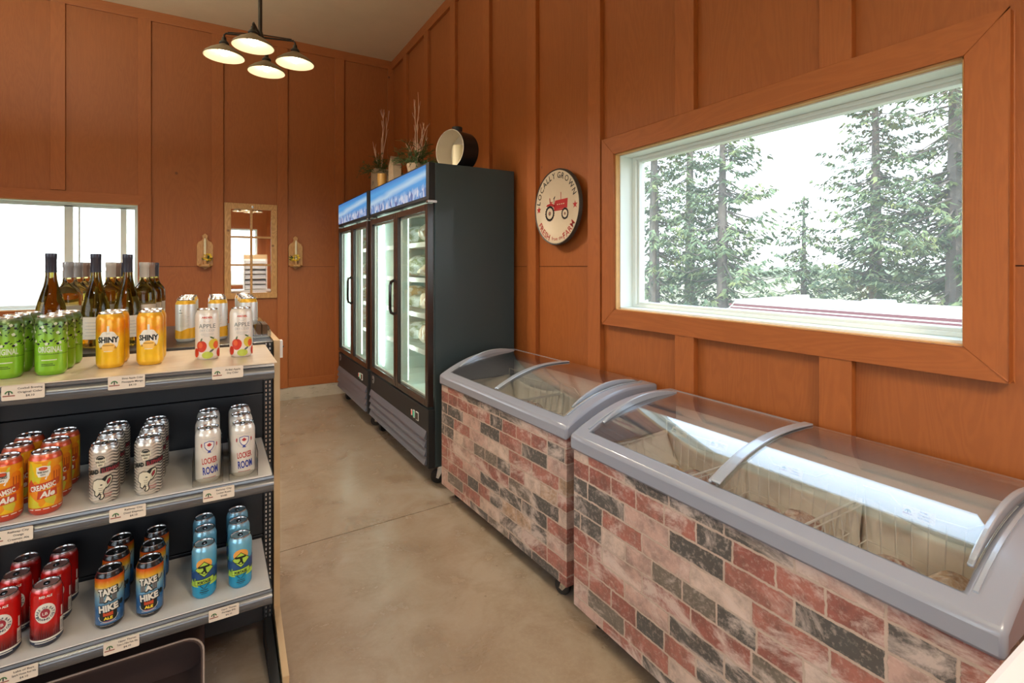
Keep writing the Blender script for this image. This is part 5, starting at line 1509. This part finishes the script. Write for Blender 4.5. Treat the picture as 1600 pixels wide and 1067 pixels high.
CANM['elephant'] = can_proto('can_body', [m_grad('elephant_can', [(0, (0.62, 0.56, 0.47)), (0.9, (0.66, 0.60, 0.50)), (0.93, (0.6, 0.58, 0.55)), (1, (0.6, 0.58, 0.55))], 0.25, 0.45, zebra), ink('black', (0.010, 0.014, 0.012)), ink('bone', (0.66, 0.60, 0.44)), ink('bone2', (0.52, 0.50, 0.36)), ink('maroon', (0.32, 0.03, 0.045))], A)
# locker room
A = Art()
A.text('LOCKER', 0.002, 0.058, 0.0240, 0, 1, 0.0006, width=0.040, rot=0.07); A.text('ROOM', 0.004, 0.028, 0.0300, 1, 1, 0.0010, width=0.040, rot=0.07)
A.poly([(-0.013, 0.119), (0, 0.123), (0.013, 0.119), (0.012, 0.105), (0.006, 0.096), (0, 0.093), (-0.006, 0.096), (-0.012, 0.105)], 1, 1)
A.poly([(-0.0112, 0.1175), (0, 0.121), (0.0112, 0.1175), (0.0102, 0.106), (0.005, 0.098), (0, 0.0955), (-0.005, 0.098), (-0.0102, 0.106)], 2, 2)
leaf = [(0, 8), (1.8, 5), (4, 6), (3.4, 2), (6.5, 3.5), (6, 1.2), (8, 0.2), (4, -3), (4.6, -4.6), (0.6, -4), (0.4, -7.5), (-0.4, -7.5), (-0.6, -4), (-4.6, -4.6), (-4, -3), (-8, 0.2), (-6, 1.2), (-6.5, 3.5), (-3.4, 2), (-4, 6), (-1.8, 5)]
A.poly([(a * 0.00085, 0.1115 + c * 0.00085) for a, c in leaf], 0, 3)
A.poly([(-0.003, 0.094), (0.003, 0.094), (0.005, 0.088), (-0.005, 0.088)], 1, 1)
A.ring(0, 0.108, 0.0185, 0.0193, 3, 1, 24, R(160), R(380)); A.ell(-0.020, 0.111, 0.0022, 0.006, 0, 1); A.ell(0.020, 0.111, 0.0022, 0.006, 0, 1)
for k in range(11): A.rect(-0.018 + k * 0.0034, -0.0158 + k * 0.0034, 0.128, 0.1300, 3)
A.rect(-0.016, 0.018, 0.0165, 0.0180, 0)
CANM['locker'] = can_proto('can_body', [m_grad('locker_can', [(0, (0.74, 0.68, 0.58)), (0.9, (0.76, 0.71, 0.62)), (1, (0.66, 0.62, 0.56))], 0.25, 0.2), ink('lockred', (0.42, 0.03, 0.03)), ink('lockblue', (0.02, 0.04, 0.26)), ink('bone3', (0.78, 0.73, 0.66)), ink('fadedgrey', (0.42, 0.42, 0.42))], A)
# red ale
A = Art()
A.ell(0, 0.091, 0.0215, 0.0255, 0, 0, 36); A.ell(0, 0.091, 0.0098, 0.0118, 1, 1, 24); A.text('LB', 0, 0.0865, 0.0105, 0, 2, 0.0001, width=0.0105)
A.ring(0, 0.091, 0.0112, 0.0117, 0, 2, 24, yr=1.2)
A.arc('LAKE OF BAYS', 0, 0.0895, 0.0135, R(90), 0.0072, 2, 2, 0.0002, gap=0.16, sy=1.15); A.arc('BREWING CO', 0, 0.0935, 0.0215, R(270), 0.0072, 2, 2, 0.0002, inner=True, gap=0.16, sy=1.1)
A.text('RED ALE', 0.001, 0.1315, 0.0080, 0, 1, 0.0003, width=0.026)
for k in range(44):
    s_ = -PI * RC + 2 * PI * RC * k / 44
    A.poly([(s_, 0.024), (s_ + 0.0047, 0.024), (s_ + 0.0026, 0.040 + 0.010 * math.sin(k * 0.7) + 0.003 * ((k * 7) % 3))], 3, 0)
A.rect(-PI * RC, PI * RC, 0.019, 0.0235, 0); A.rect(-PI * RC, PI * RC, 0.012, 0.019, 2); A.rect(-0.022, 0.022, 0.0145, 0.0165, 0, 1)
A.rect(0.033, 0.046, 0.026, 0.062, 0, 1); A.rect(0.036, 0.041, 0.066, 0.092, 0, 1)
for k in range(7): A.rect(0.0345, 0.0445, 0.030 + k * 0.0035, 0.0315 + k * 0.0035, 2, 2)
CANM['red'] = can_proto('can_body', [m_grad('red_can', [(0, (0.03, 0.03, 0.05)), (0.10, (0.03, 0.03, 0.05)), (0.15, (0.12, 0.008, 0.010)), (0.30, (0.30, 0.012, 0.010)), (0.42, (0.60, 0.010, 0.008)), (0.92, (0.58, 0.010, 0.008)), (0.97, (0.55, 0.30, 0.28))], 0.22, 0.3), ink('offwhite', (0.80, 0.76, 0.66)), ink('maroon', (0.32, 0.03, 0.045)), ink('navy', (0.02, 0.03, 0.06)), ink('darktree', (0.10, 0.012, 0.014))], A)
# take a hike
A = Art()
for (tx, cx, z_, sz, w_) in (('TAKE', -0.001, 0.097, 0.0240, 0.042), ('A', 0.000, 0.0795, 0.0190, None), ('HIKE', 0.001, 0.052, 0.0240, 0.044)):
    A.text(tx, cx + 0.0012, z_ - 0.0010, sz, 1, 2, 0.0034, width=None if w_ is None else w_ + 0.006, rot=0.09)
    A.text(tx, cx, z_, sz, 0, 3, 0.0012, width=w_, rot=0.09)
A.rect(-0.021, -0.009, 0.076, 0.097, 1, 1); A.rect(0.008, 0.020, 0.078, 0.098, 1, 1); A.rect(-0.020, 0.020, 0.026, 0.050, 1, 1)
for k in range(5): A.rect(-0.020 + k * 0.0025, -0.0192 + k * 0.0025, 0.078, 0.094, 4, 2); A.rect(0.009 + k * 0.0025, 0.0098 + k * 0.0025, 0.080, 0.095, 4, 2)
A.rect(-0.011, 0.011, 0.039, 0.049, 5, 2); A.text('ALE', 0, 0.029, 0.0100, 2, 2, 0.0006, width=0.020)
A.ring(0.0, 0.038, 0.0215, 0.0225, 0, 2, 20, R(180), R(360), yr=0.75)
A.ell(0.031, 0.065, 0.006, 0.0075, 1, 1); A.line([(0.020, 0.100), (0.030, 0.102), (0.036, 0.112)], 0.003, 1, 1)
A.rect(-0.018, 0.018, 0.0200, 0.0212, 4); A.rect(-0.012, 0.012, 0.0235, 0.0247, 5); A.rect(-0.020, 0.012, 0.0120, 0.0128, 4)
CANM['hike'] = can_proto('can_body', [m_grad('hike_can', [(0, (0.012, 0.012, 0.014)), (0.095, (0.012, 0.012, 0.014)), (0.10, (0.05, 0.14, 0.30)), (0.35, (0.05, 0.17, 0.38)), (0.55, (0.22, 0.46, 0.60)), (0.68, (0.50, 0.56, 0.42)), (0.76, (0.82, 0.46, 0.03)), (0.87, (0.66, 0.11, 0.01)), (0.895, (0.6, 0.09, 0.01)), (0.90, (0.015, 0.014, 0.014)), (0.98, (0.02, 0.02, 0.02))], 0.22, 0.35,
    lambda g, c, x, y, z, f: c), ink('bone4', (0.76, 0.72, 0.62)), ink('black', (0.010, 0.014, 0.012)), ink('yellow', (0.84, 0.62, 0.04)), ink('q', (1, 1, 1)), ink('fadedgrey', (0.42, 0.42, 0.42)), ink('brickred', (0.50, 0.07, 0.02))], A)
# portage
A = Art()
A.ell(0.0, 0.104, 0.0215, 0.0185, 0, 0, 30); A.poly([(-PI * RC, 0.055), (PI * RC, 0.055), (PI * RC, 0.078), (0.05, 0.090), (0.018, 0.086), (-0.02, 0.088), (-0.06, 0.078), (-PI * RC, 0.085)], 3, 1)
for cx, cz_ in ((0, 0.0905),): 
    A.poly([(cx - 0.026, cz_), (cx, cz_ + 0.024), (cx + 0.026, cz_), (cx, cz_ - 0.024)], 1, 2); A.poly([(cx - 0.0235, cz_), (cx, cz_ + 0.0215), (cx + 0.0235, cz_), (cx, cz_ - 0.0215)], 2, 3)
    A.poly([(cx - 0.016, cz_ + 0.010), (cx + 0.012, cz_ + 0.012), (cx + 0.015, cz_ + 0.006), (cx - 0.014, cz_ + 0.004), (cx - 0.017, cz_ + 0.006)], 1, 4)
    A.poly([(cx - 0.003, cz_ + 0.005), (cx + 0.004, cz_ + 0.005), (cx + 0.005, cz_ - 0.004), (cx + 0.008, cz_ - 0.013), (cx + 0.003, cz_ - 0.012), (cx + 0.001, cz_ - 0.006), (cx - 0.006, cz_ - 0.011), (cx - 0.009, cz_ - 0.009), (cx - 0.002, cz_ - 0.002)], 1, 4)
    A.line([(cx - 0.016, cz_ - 0.007), (cx - 0.008, cz_ - 0.009), (cx, cz_ - 0.014), (cx + 0.010, cz_ - 0.011)], 0.002, 1, 4)
for s_ in (-0.032, 0.030, -0.07, 0.068): A.poly([(s_ - 0.016, 0.040), (s_ - 0.005, 0.062), (s_, 0.054), (s_ + 0.006, 0.066), (s_ + 0.016, 0.040)], 2, 1)
A.poly([(-0.026, 0.043), (0.026, 0.049), (0.026, 0.066), (-0.026, 0.060)], 1, 3); A.poly([(-0.0245, 0.0445), (0.0245, 0.0503), (0.0245, 0.0645), (-0.0245, 0.0588)], 2, 4)
A.text('PORTAGE', 0, 0.0495, 0.0115, 1, 5, 0.0006, width=0.034, rot=0.11)
A.line([(-0.012, 0.044), (-0.002, 0.034)], 0.0015, 1, 3); A.line([(0.012, 0.047), (0.000, 0.033)], 0.0015, 1, 3)
A.rect(-0.010, 0.010, 0.028, 0.0300, 1, 1); A.rect(-0.012, 0.012, 0.022, 0.0245, 1, 1); A.rect(-0.008, 0.008, 0.0175, 0.0190, 1, 1)
CANM['portage'] = can_proto('can_body', [m_grad('portage_can', [(0, (0.02, 0.28, 0.48)), (0.25, (0.015, 0.32, 0.55)), (0.5, (0.02, 0.10, 0.25)), (0.6, (0.10, 0.42, 0.62)), (0.92, (0.20, 0.50, 0.66)), (1, (0.4, 0.55, 0.6))], 0.22, 0.35), ink('sunorange', (0.84, 0.38, 0.07)), ink('black', (0.010, 0.014, 0.012)), ink('lime', (0.42, 0.62, 0.07)), ink('deepblue', (0.02, 0.07, 0.20))], A)

PROTO = {}
def can(kind, x, y, z, rot, nm, cat, label, group):
    if kind not in PROTO:
        t = thing(nm, label, cat, (x, y, z), rot, group)
        o = bpy.data.objects.new('can_body', CANM[kind]); COL.objects.link(o); o.parent = t
        l = bpy.data.objects.new('can_lid', LIDM); COL.objects.link(l); l.parent = t
        p = bpy.data.objects.new('pull_tab', TABM); COL.objects.link(p); p.parent = l
        PROTO[kind] = t
        return t
    return dup(PROTO[kind], (x, y, z), rot, label, group)
ROW = ('front', 'second', 'third', 'fourth')
def block(kind, xs, ys, z, rot, nm, cat, desc, where, group, jit=0.003, cols=('left', 'right')):
    rr = random.Random(len(kind) * 7 + int(z * 100))
    for i, x in enumerate(xs):
        for j, y in enumerate(ys[i] if isinstance(ys[0], (list, tuple)) else ys):
            col = f', {cols[i]} column' if len(xs) > 1 else ''
            can(kind, x + rr.uniform(-jit, jit) if j else x, y, z + 0.0004, rot + rr.uniform(-0.06, 0.06), nm, cat, f'{desc} {where}{col}, {ROW[j]} row', group)
YC = (1.799, 1.896, 1.987); YBr = (1.737, 1.836, 1.925)
block('red', (-0.462, -0.378), YC, ZCs, 0.08, 'beer_can', 'can', 'red RED ALE can', 'on the bottom shelf', 'red ale cans')
block('hike', (-0.245, -0.153), YC, ZCs, 0.0, 'beer_can', 'can', 'orange and blue TAKE A HIKE can', 'on the bottom shelf', 'orange and blue ale cans')
block('portage', (-0.018, 0.079), (1.812, 1.914, 2.003), ZCs, 0.05, 'beer_can', 'can', 'light blue PORTAGE can', 'on the bottom shelf', 'light blue ale cans')
block('creamsic', (-0.443, -0.367), YBr, ZBs, 0.05, 'beer_can', 'can', 'orange and yellow CREAMSIC ale can', 'on the middle shelf', 'orange creamsicle ale cans')
block('elephant', (-0.247, -0.150), YBr, ZBs, -0.05, 'beer_can', 'can', 'striped cream elephant can', 'on the middle shelf', 'striped elephant beer cans')
block('locker', (-0.008, 0.083), (1.745, 1.849, 1.948), ZBs, 0.05, 'beer_can', 'can', 'white LOCKER ROOM can', 'on the middle shelf', 'white lager cans')
block('green', (-0.548, -0.456, -0.369), (1.800, 1.885, 1.968), ZA, 0.08, 'cider_can', 'can', 'lime green ORIGINAL cider can', 'on the top shelf', 'lime green cider cans', cols=('leftmost', 'middle', 'rightmost'))
block('shiny', (-0.248, -0.155), (1.835, 1.925), ZA, 0.0, 'cider_can', 'can', 'orange SHINY cider can', 'on the top shelf', 'orange cider cans')
can('apple', -0.010, 1.850, ZA + 0.0004, -0.02, 'cider_can', 'can', 'white APPLE DRY CIDER can on the top shelf, the left one of the pair', 'apple dry cider cans')
can('apple', 0.083, 1.850, ZA + 0.0004, 0.05, 'cider_can', 'can', 'white APPLE DRY CIDER can on the top shelf, the right one of the pair', 'apple dry cider cans')
block('backs', (-0.082, 0.022, 0.126), (2.255, 2.365, 2.475, 2.585), ZD, -0.15, 'cider_can', 'can', 'white can with orange top and base', 'on the black top deck', 'white and orange cans on the top deck', cols=('left', 'middle', 'right'))

# ------------------------------------------------------------------ clear can dividers (bent acrylic) on the middle shelf
for k, x in enumerate((-0.008, 0.083)):
    b = MB()
    for s_ in (-0.0375, 0.0375): b.box(s_ - 0.0008, s_ + 0.0008, -0.045, 0.260, 0.001, 0.075)
    b.box(-0.0367, 0.0367, -0.046, -0.0445, 0.001, 0.022)
    o = b.build('can_tray', M['acrylic'], None, (x, 1.745, ZBs), 0)
    tag(o, f'clear acrylic tray holding the {("left", "right")[k]} column of LOCKER ROOM cans', 'tray', 'clear can trays')

# ------------------------------------------------------------------ wine bottles
def m_glass(name, col, rough=0.0):
    m = bpy.data.materials.new(name); m.use_nodes = True
    n, l = m.node_tree.nodes, m.node_tree.links
    bs = n['Principled BSDF']
    bs.inputs['Base Color'].default_value = (*col, 1); bs.inputs['Roughness'].default_value = 0.01
    bs.inputs['Transmission Weight'].default_value = 1.0; bs.inputs['IOR'].default_value = 1.36
    return m
M['gl_olive'] = m_glass('olive_glass_wine', (0.42, 0.33, 0.06))
M['gl_clear'] = m_glass('clear_glass_white_wine', (0.95, 0.80, 0.38))
M['gl_amber'] = m_glass('amber_wine', (0.90, 0.55, 0.08))
capd = pm('dark_capsule', (0.045, 0.045, 0.065), 0.3, metal=0.3); capg = pm('grey_capsule', (0.36, 0.35, 0.36), 0.35, metal=0.3)
capw = pm('pale_capsule', (0.60, 0.56, 0.50), 0.35, metal=0.1); capb = pm('copper_capsule', (0.30, 0.21, 0.17), 0.35, metal=0.3); capn = pm('navy_capsule', (0.03, 0.05, 0.10), 0.35)
def bottle(x, y, kind, gm, cm, label, group, rot=0):
    t = thing('wine_bottle', label, 'wine bottle', (x, y, ZD + 0.0004), rot, group)
    if kind == 'burg':
        hb, r = 0.323, 0.0405
        prof = [(0, 0.006), (0.030, 0.004), (0.036, 0.0), (0.0395, 0.003), (r, 0.012), (r, 0.120), (0.0385, 0.140), (0.0335, 0.162), (0.0265, 0.188), (0.0195, 0.212), (0.0155, 0.234), (0.0140, 0.254), (0.0138, hb - 0.006), (0, hb - 0.006)]
        ct, lab = 0.064, (0.030, 0.106)
    else:
        hb, r = 0.295, 0.0370
        prof = [(0, 0.006), (0.028, 0.004), (0.033, 0.0), (0.0362, 0.003), (r, 0.010), (r, 0.172), (0.0355, 0.186), (0.0300, 0.200), (0.0205, 0.212), (0.0160, 0.222), (0.0145, 0.236), (0.0138, hb - 0.006), (0, hb - 0.006)]
        ct, lab = 0.056, (0.045, 0.140)
    b = MB(); b.lathe(prof, 36); b.build('glass_bottle', gm, t, smooth=True)
    b = MB(); b.lathe([(0.0146, hb - ct), (0.0148, hb - ct + 0.002), (0.0146, hb - 0.020), (0.0153, hb - 0.018), (0.0155, hb - 0.004), (0.0150, hb), (0, hb)], 24)
    for q in (0.013, 0.017): b.lathe([(0.0156, hb - q), (0.0150, hb - q - 0.0008)], 24, caps=False)
    b.build('capsule', cm, t, smooth=True)
    A = Art(); hw = r * 1.25
    A.rect(-hw, hw, lab[0], lab[1], 0, 0)
    for q in range(5): A.rect(-hw * 0.6 + 0.003 * (q % 2), hw * 0.5 + 0.004 * (q % 3), lab[1] - 0.02 - q * 0.011, lab[1] - 0.0185 - q * 0.011, 1, 1)
    b = MB(); A.wrap(b, r, off=0.0003); b.build('label', [M['cream'], ink('fadedgrey', (0.42, 0.42, 0.42))], t)
    return t
FB = 'olive green wine bottle, the {} one of the three tall dark-capped bottles'
bottle(-0.463, 2.255, 'burg', M['gl_olive'], capd, FB.format('left'), 'tall olive wine bottles', 0.15)
bottle(-0.345, 2.255, 'burg', M['gl_olive'], capd, FB.format('middle'), 'tall olive wine bottles', 0.1)
bottle(-0.257, 2.262, 'burg', M['gl_olive'], capd, FB.format('right'), 'tall olive wine bottles', 0.0)
GB = 'shorter white wine bottles behind'
for (u, y, gm, cm, lab) in ((106.7, 2.36, 'gl_clear', capg, 'pale wine bottle with a wide grey cap, just right of the left tall bottle'),
                            (121.5, 2.445, 'gl_clear', capg, 'pale wine bottle with a grey cap, behind the wide grey-capped one'),
                            (133.0, 2.53, 'gl_clear', capb, 'pale wine bottle with a copper-brown cap, left of the middle tall bottle'),
                            (142.0, 2.615, 'gl_clear', capn, 'wine bottle with a navy cap, partly behind the middle tall bottle'),
                            (173.0, 2.40, 'gl_amber', capw, 'amber wine bottle with a pale cap, between the middle and right tall bottles'),
                            (182.0, 2.485, 'gl_clear', capb, 'wine bottle with a brown cap, directly behind the pale-capped amber one'),
                            (189.0, 2.57, 'gl_olive', capn, 'wine bottle with a navy cap, just left of the right tall bottle'),
                            (225.3, 2.32, 'gl_clear', capw, 'clear bottle of yellow wine with a white cap, right of the tall bottles'),
                            (235.0, 2.42, 'gl_olive', capb, 'olive bottle with a brown cap, peeking out behind the white-capped one'),
                            (241.5, 2.505, 'gl_olive', capd, 'olive bottle with a dark cap, rightmost of the wine bottles')):
    a_ = (u - 800) / 790.0; w_ = y / (math.cos(YAW) - a_ * math.sin(YAW)); x = w_ * (math.sin(YAW) + a_ * math.cos(YAW))
    bottle(x, y, 'bord', M[gm], cm, lab, GB, 0.1)

# clear acrylic scoop bin on the deck
t = thing('acrylic_bin', 'clear round-fronted acrylic bin on the black deck beside the white cans', 'bin', (0.158, 2.30, ZD + 0.0005))
b = MB()
pr = [(0.0, 0.0), (0.085, 0.0), (0.085, 0.02), (0.078, 0.045), (0.060, 0.062), (0.03, 0.070), (0.0, 0.070)]
for y_ in (-0.10, 0.09): b.prism(pr, 'y', y_, y_ + 0.002, mat=Matrix.Translation((-0.04, 0, 0)))
for i in range(1, len(pr) - 1):
    p, q = pr[i], pr[i + 1]
    b.add([(p[0] - 0.04, -0.098, p[1]), (q[0] - 0.04, -0.098, q[1]), (q[0] - 0.04, 0.09, q[1]), (p[0] - 0.04, 0.09, p[1])], [(0, 1, 2, 3)])
b.build('shell', M['acrylic'], t)
b = MB(); b.box(-0.038, 0.042, -0.096, 0.088, 0.001, 0.006); b.build('base_board', M['board'], t)
for k in range(3):
    b = MB(); b.box(-0.03 + k * 0.023, -0.012 + k * 0.023, -0.08, 0.07, 0.006, 0.05); b.build('divider', pm('brown_card', (0.16, 0.10, 0.07), 0.6), t)

# ------------------------------------------------------------------ price tags
tagm = pm('kraft_cream_tag', (0.72, 0.62, 0.50), 0.35)
def ray_y(u, v, y):
    a = (u - 800) / 790.0; bb = (417 - v) / 790.0
    dx = math.sin(YAW) + a * math.cos(YAW); dy = math.cos(YAW) - a * math.sin(YAW)
    t_ = y / dy
    return (t_ * dx, H + t_ * bb)
def rrect(w, h, r=0.003, n=4):
    pts = []
    for cx, cyy, a0 in ((w / 2 - r, h / 2 - r, 0), (-w / 2 + r, h / 2 - r, 90), (-w / 2 + r, -h / 2 + r, 180), (w / 2 - r, -h / 2 + r, 270)):
        for k in range(n + 1): pts.append((cx + r * math.cos(R(a0 + 90 * k / n)), cyy + r * math.sin(R(a0 + 90 * k / n))))
    return pts
def price_tag(lines, pos, rz, label, w=0.078, h=0.034, tilt=0.0, group='shelf price tags'):
    b = MB()
    b.prism(rrect(w, h), 'y', -0.0006, 0.0006)
    A = Art()
    cx = -w * 0.33
    A.ring(cx, -h * 0.03, 0.0045, 0.0075, 1, 0, 12, 0, PI); A.rect(cx - 0.0012, cx + 0.0012, -h * 0.12, h * 0.12, 0); A.rect(cx - 0.011, cx + 0.011, -h * 0.22, -h * 0.14, 2)
    n = len(lines); sz = h * (0.20 if n > 2 else 0.22)
    for k, s_ in enumerate(lines):
        A.text(s_, w * 0.16, h * (0.24 if n > 2 else 0.16) - k * h * 0.27, sz, 0, 0, 0.00008, width=min(w * 0.58, 0.0052 * len(s_) * h / 0.034 * 0.62))
    A.flat(b, lambda s_, t_, hh: (s_, -0.0006 - hh, t_), mi0=1)
    m4 = Matrix.Rotation(tilt, 4, 'X')
    b.v = [tuple(m4 @ Vector(p)) for p in b.v]
    o = b.build('price_tag', [tagm, M['ink'], pm('tag_green', (0.06, 0.16, 0.05), 0.5), pm('tag_brown', (0.28, 0.08, 0.05), 0.5)], None, pos, rz)
    # material slot shift: body 0, art 1..3
    return tag(o, label, 'price tag', group)
for (lines, u, v, yf, lab) in (
        (('Cowbell Brewing', 'Original Cider', '$4.10'), 36.5, 612.7, 1.677, 'price tag under the lime green cider cans'),
        (('Shiny Apple Cider', 'Pineapple Mango', '$4.10'), 198, 597, 1.677, 'price tag under the orange SHINY cans'),
        (('Ardiel Apple', 'Dry Cider'), 356, 581.8, 1.677, 'price tag under the apple dry cider cans'),
        (('Railway City', 'Orange', 'Creamsic Ale', '$4.10'), 18, 838, 1.692, 'price tag under the orange CREAMSIC cans'),
        (('Railway City', 'Dead Elephant', '$4.10'), 199.8, 801.5, 1.692, 'price tag under the elephant cans'),
        (('Railway City', 'Locker Room', '$3.85'), 342, 771, 1.692, 'price tag under the LOCKER ROOM cans'),
        (('Lake of Bays', 'Spark House Red Ale', '$4.10'), 27, 1055, 1.742, 'price tag under the red ale cans'),
        (('Upper Thames', 'Take a Hike Pale Ale', '$4.10'), 190, 1007, 1.742, 'price tag under the TAKE A HIKE cans'),
        (('Upper Thames', 'Portage IPA', '$4.10'), 350, 957, 1.742, 'price tag under the PORTAGE cans')):
    x, z = ray_y(u, v, yf - 0.0155)
    price_tag(lines, (x, yf - 0.0155, z), 0, lab)
# tags clipped to the freezer baskets (face the viewer's side)
for (F, xc, lines, lab) in ((F2, 0.34, ('Organic Chicken', '$11.99/lb'), 'clipped tag on the leftmost basket of the nearer freezer'),
                            (F2, 0.155, ('Frozen', 'Apples'), 'clipped tag at the far end of the nearer freezer'),
                            (F2, 0.62, ('Frozen', 'Veggies', '$11.99/lb'), 'clipped tag on the middle basket of the nearer freezer'),
                            (F2, 0.97, ('Frozen', 'Tenderloin', '$17.75/lb'), 'clipped tag on the rightmost basket of the nearer freezer')):
    qx, qy = fpos(F, xc, 0.447)
    price_tag(lines, (qx, qy, 0.722), F[3], lab, w=0.075, h=0.030, tilt=-0.35, group='freezer basket tags')

# brown open bin under the bottom shelf
t = thing('storage_bin', 'open-fronted dark brown storage bin on the floor under the bottom shelf', 'bin', (-0.30, 1.98, 0.0005))
b = MB()
o_ = rrect(0.56, 0.26, 0.05, 6); i_ = rrect(0.545, 0.245, 0.045, 6)
n = len(o_)
y0, y1 = -0.14, 0.10
vs = []
for p, y_ in ((o_, y0), (o_, y1), (i_, y1 - 0.008), (i_, y0)): vs += [(q[0], y_, q[1] + 0.13) for q in p]
fs = []
for k in range(n):
    k2 = (k + 1) % n
    fs += [(k, k2, n + k2, n + k), (2 * n + k, 2 * n + k2, 3 * n + k2, 3 * n + k), (3 * n + k, 3 * n + k2, k2, k)]
fs += [tuple(n + k for k in range(n)), tuple(2 * n + k for k in range(n))]
b.add(vs, fs); b.build('shell', pm('bin_brown', (0.075, 0.045, 0.038), 0.4), t, smooth=True)
b = MB(); b.tube([(q[0], y0, q[1] + 0.13) for q in o_], 0.0028, 6, closed=True); b.build('lip', pm('bin_lip', (0.42, 0.33, 0.27), 0.5), t, smooth=True)

# display rack and counter behind the viewer, seen in the mirror
t = thing('display_rack', 'white tiered counter rack behind the viewer, seen only in the mirror', 'display rack', (0.87, -1.5, 0.8805))
b = MB()
b.box(-0.24, -0.22, -0.12, 0.12, 0, 0.80); b.box(0.22, 0.24, -0.12, 0.12, 0, 0.80); b.box(-0.22, 0.22, -0.12, -0.11, 0, 0.80)
for k in range(6): b.box(-0.22, 0.22, -0.11, 0.12, 0.02 + k * 0.115, 0.03 + k * 0.115)
b.build('frame', M['white'], t)
b = MB(); b.box(-0.24, 0.24, 0.10, 0.125, 0.70, 0.80); b.build('header', pm('rack_header', (0.55, 0.40, 0.22), 0.5), t)
for k in range(6):
    b = MB(); b.box(-0.21, 0.21, -0.10, 0.11, 0.031 + k * 0.115, 0.105 + k * 0.115 - (0.02 if k % 2 else 0)); b.build('stock', pm('rack_stock', (0.60, 0.64, 0.70), 0.5), t)
t = thing('sales_counter', 'wooden sales counter with a white top behind the viewer, seen only in the mirror', 'counter', (0.62, -1.55, 0))
b = MB(); b.box(-0.9, 0.55, -0.28, 0.28, 0, 0.84); b.build('cabinet', M['pine'], t)
b = MB(); b.box(-0.93, 0.58, -0.31, 0.31, 0.84, 0.88); b.build('counter_top', M['white'], t, bevel=0.004)

# white cabinet whose top corner shows in the lower right corner of the view
t = thing('white_cabinet', 'corner of a white cabinet top in the lower right corner, in front of the freezer', 'cabinet', (0.55, 0.247, 0), 0)
wm = pm('white_box', (0.80, 0.80, 0.84), 0.35)
b = MB(); b.box(0.01, 0.44, -0.60, -0.01, 0.0, 0.84); b.build('body', wm, t, bevel=0.006)
b = MB(); b.box(0, 0.45, -0.61, 0.0, 0.842, 0.876); b.build('top', wm, t, bevel=0.010)
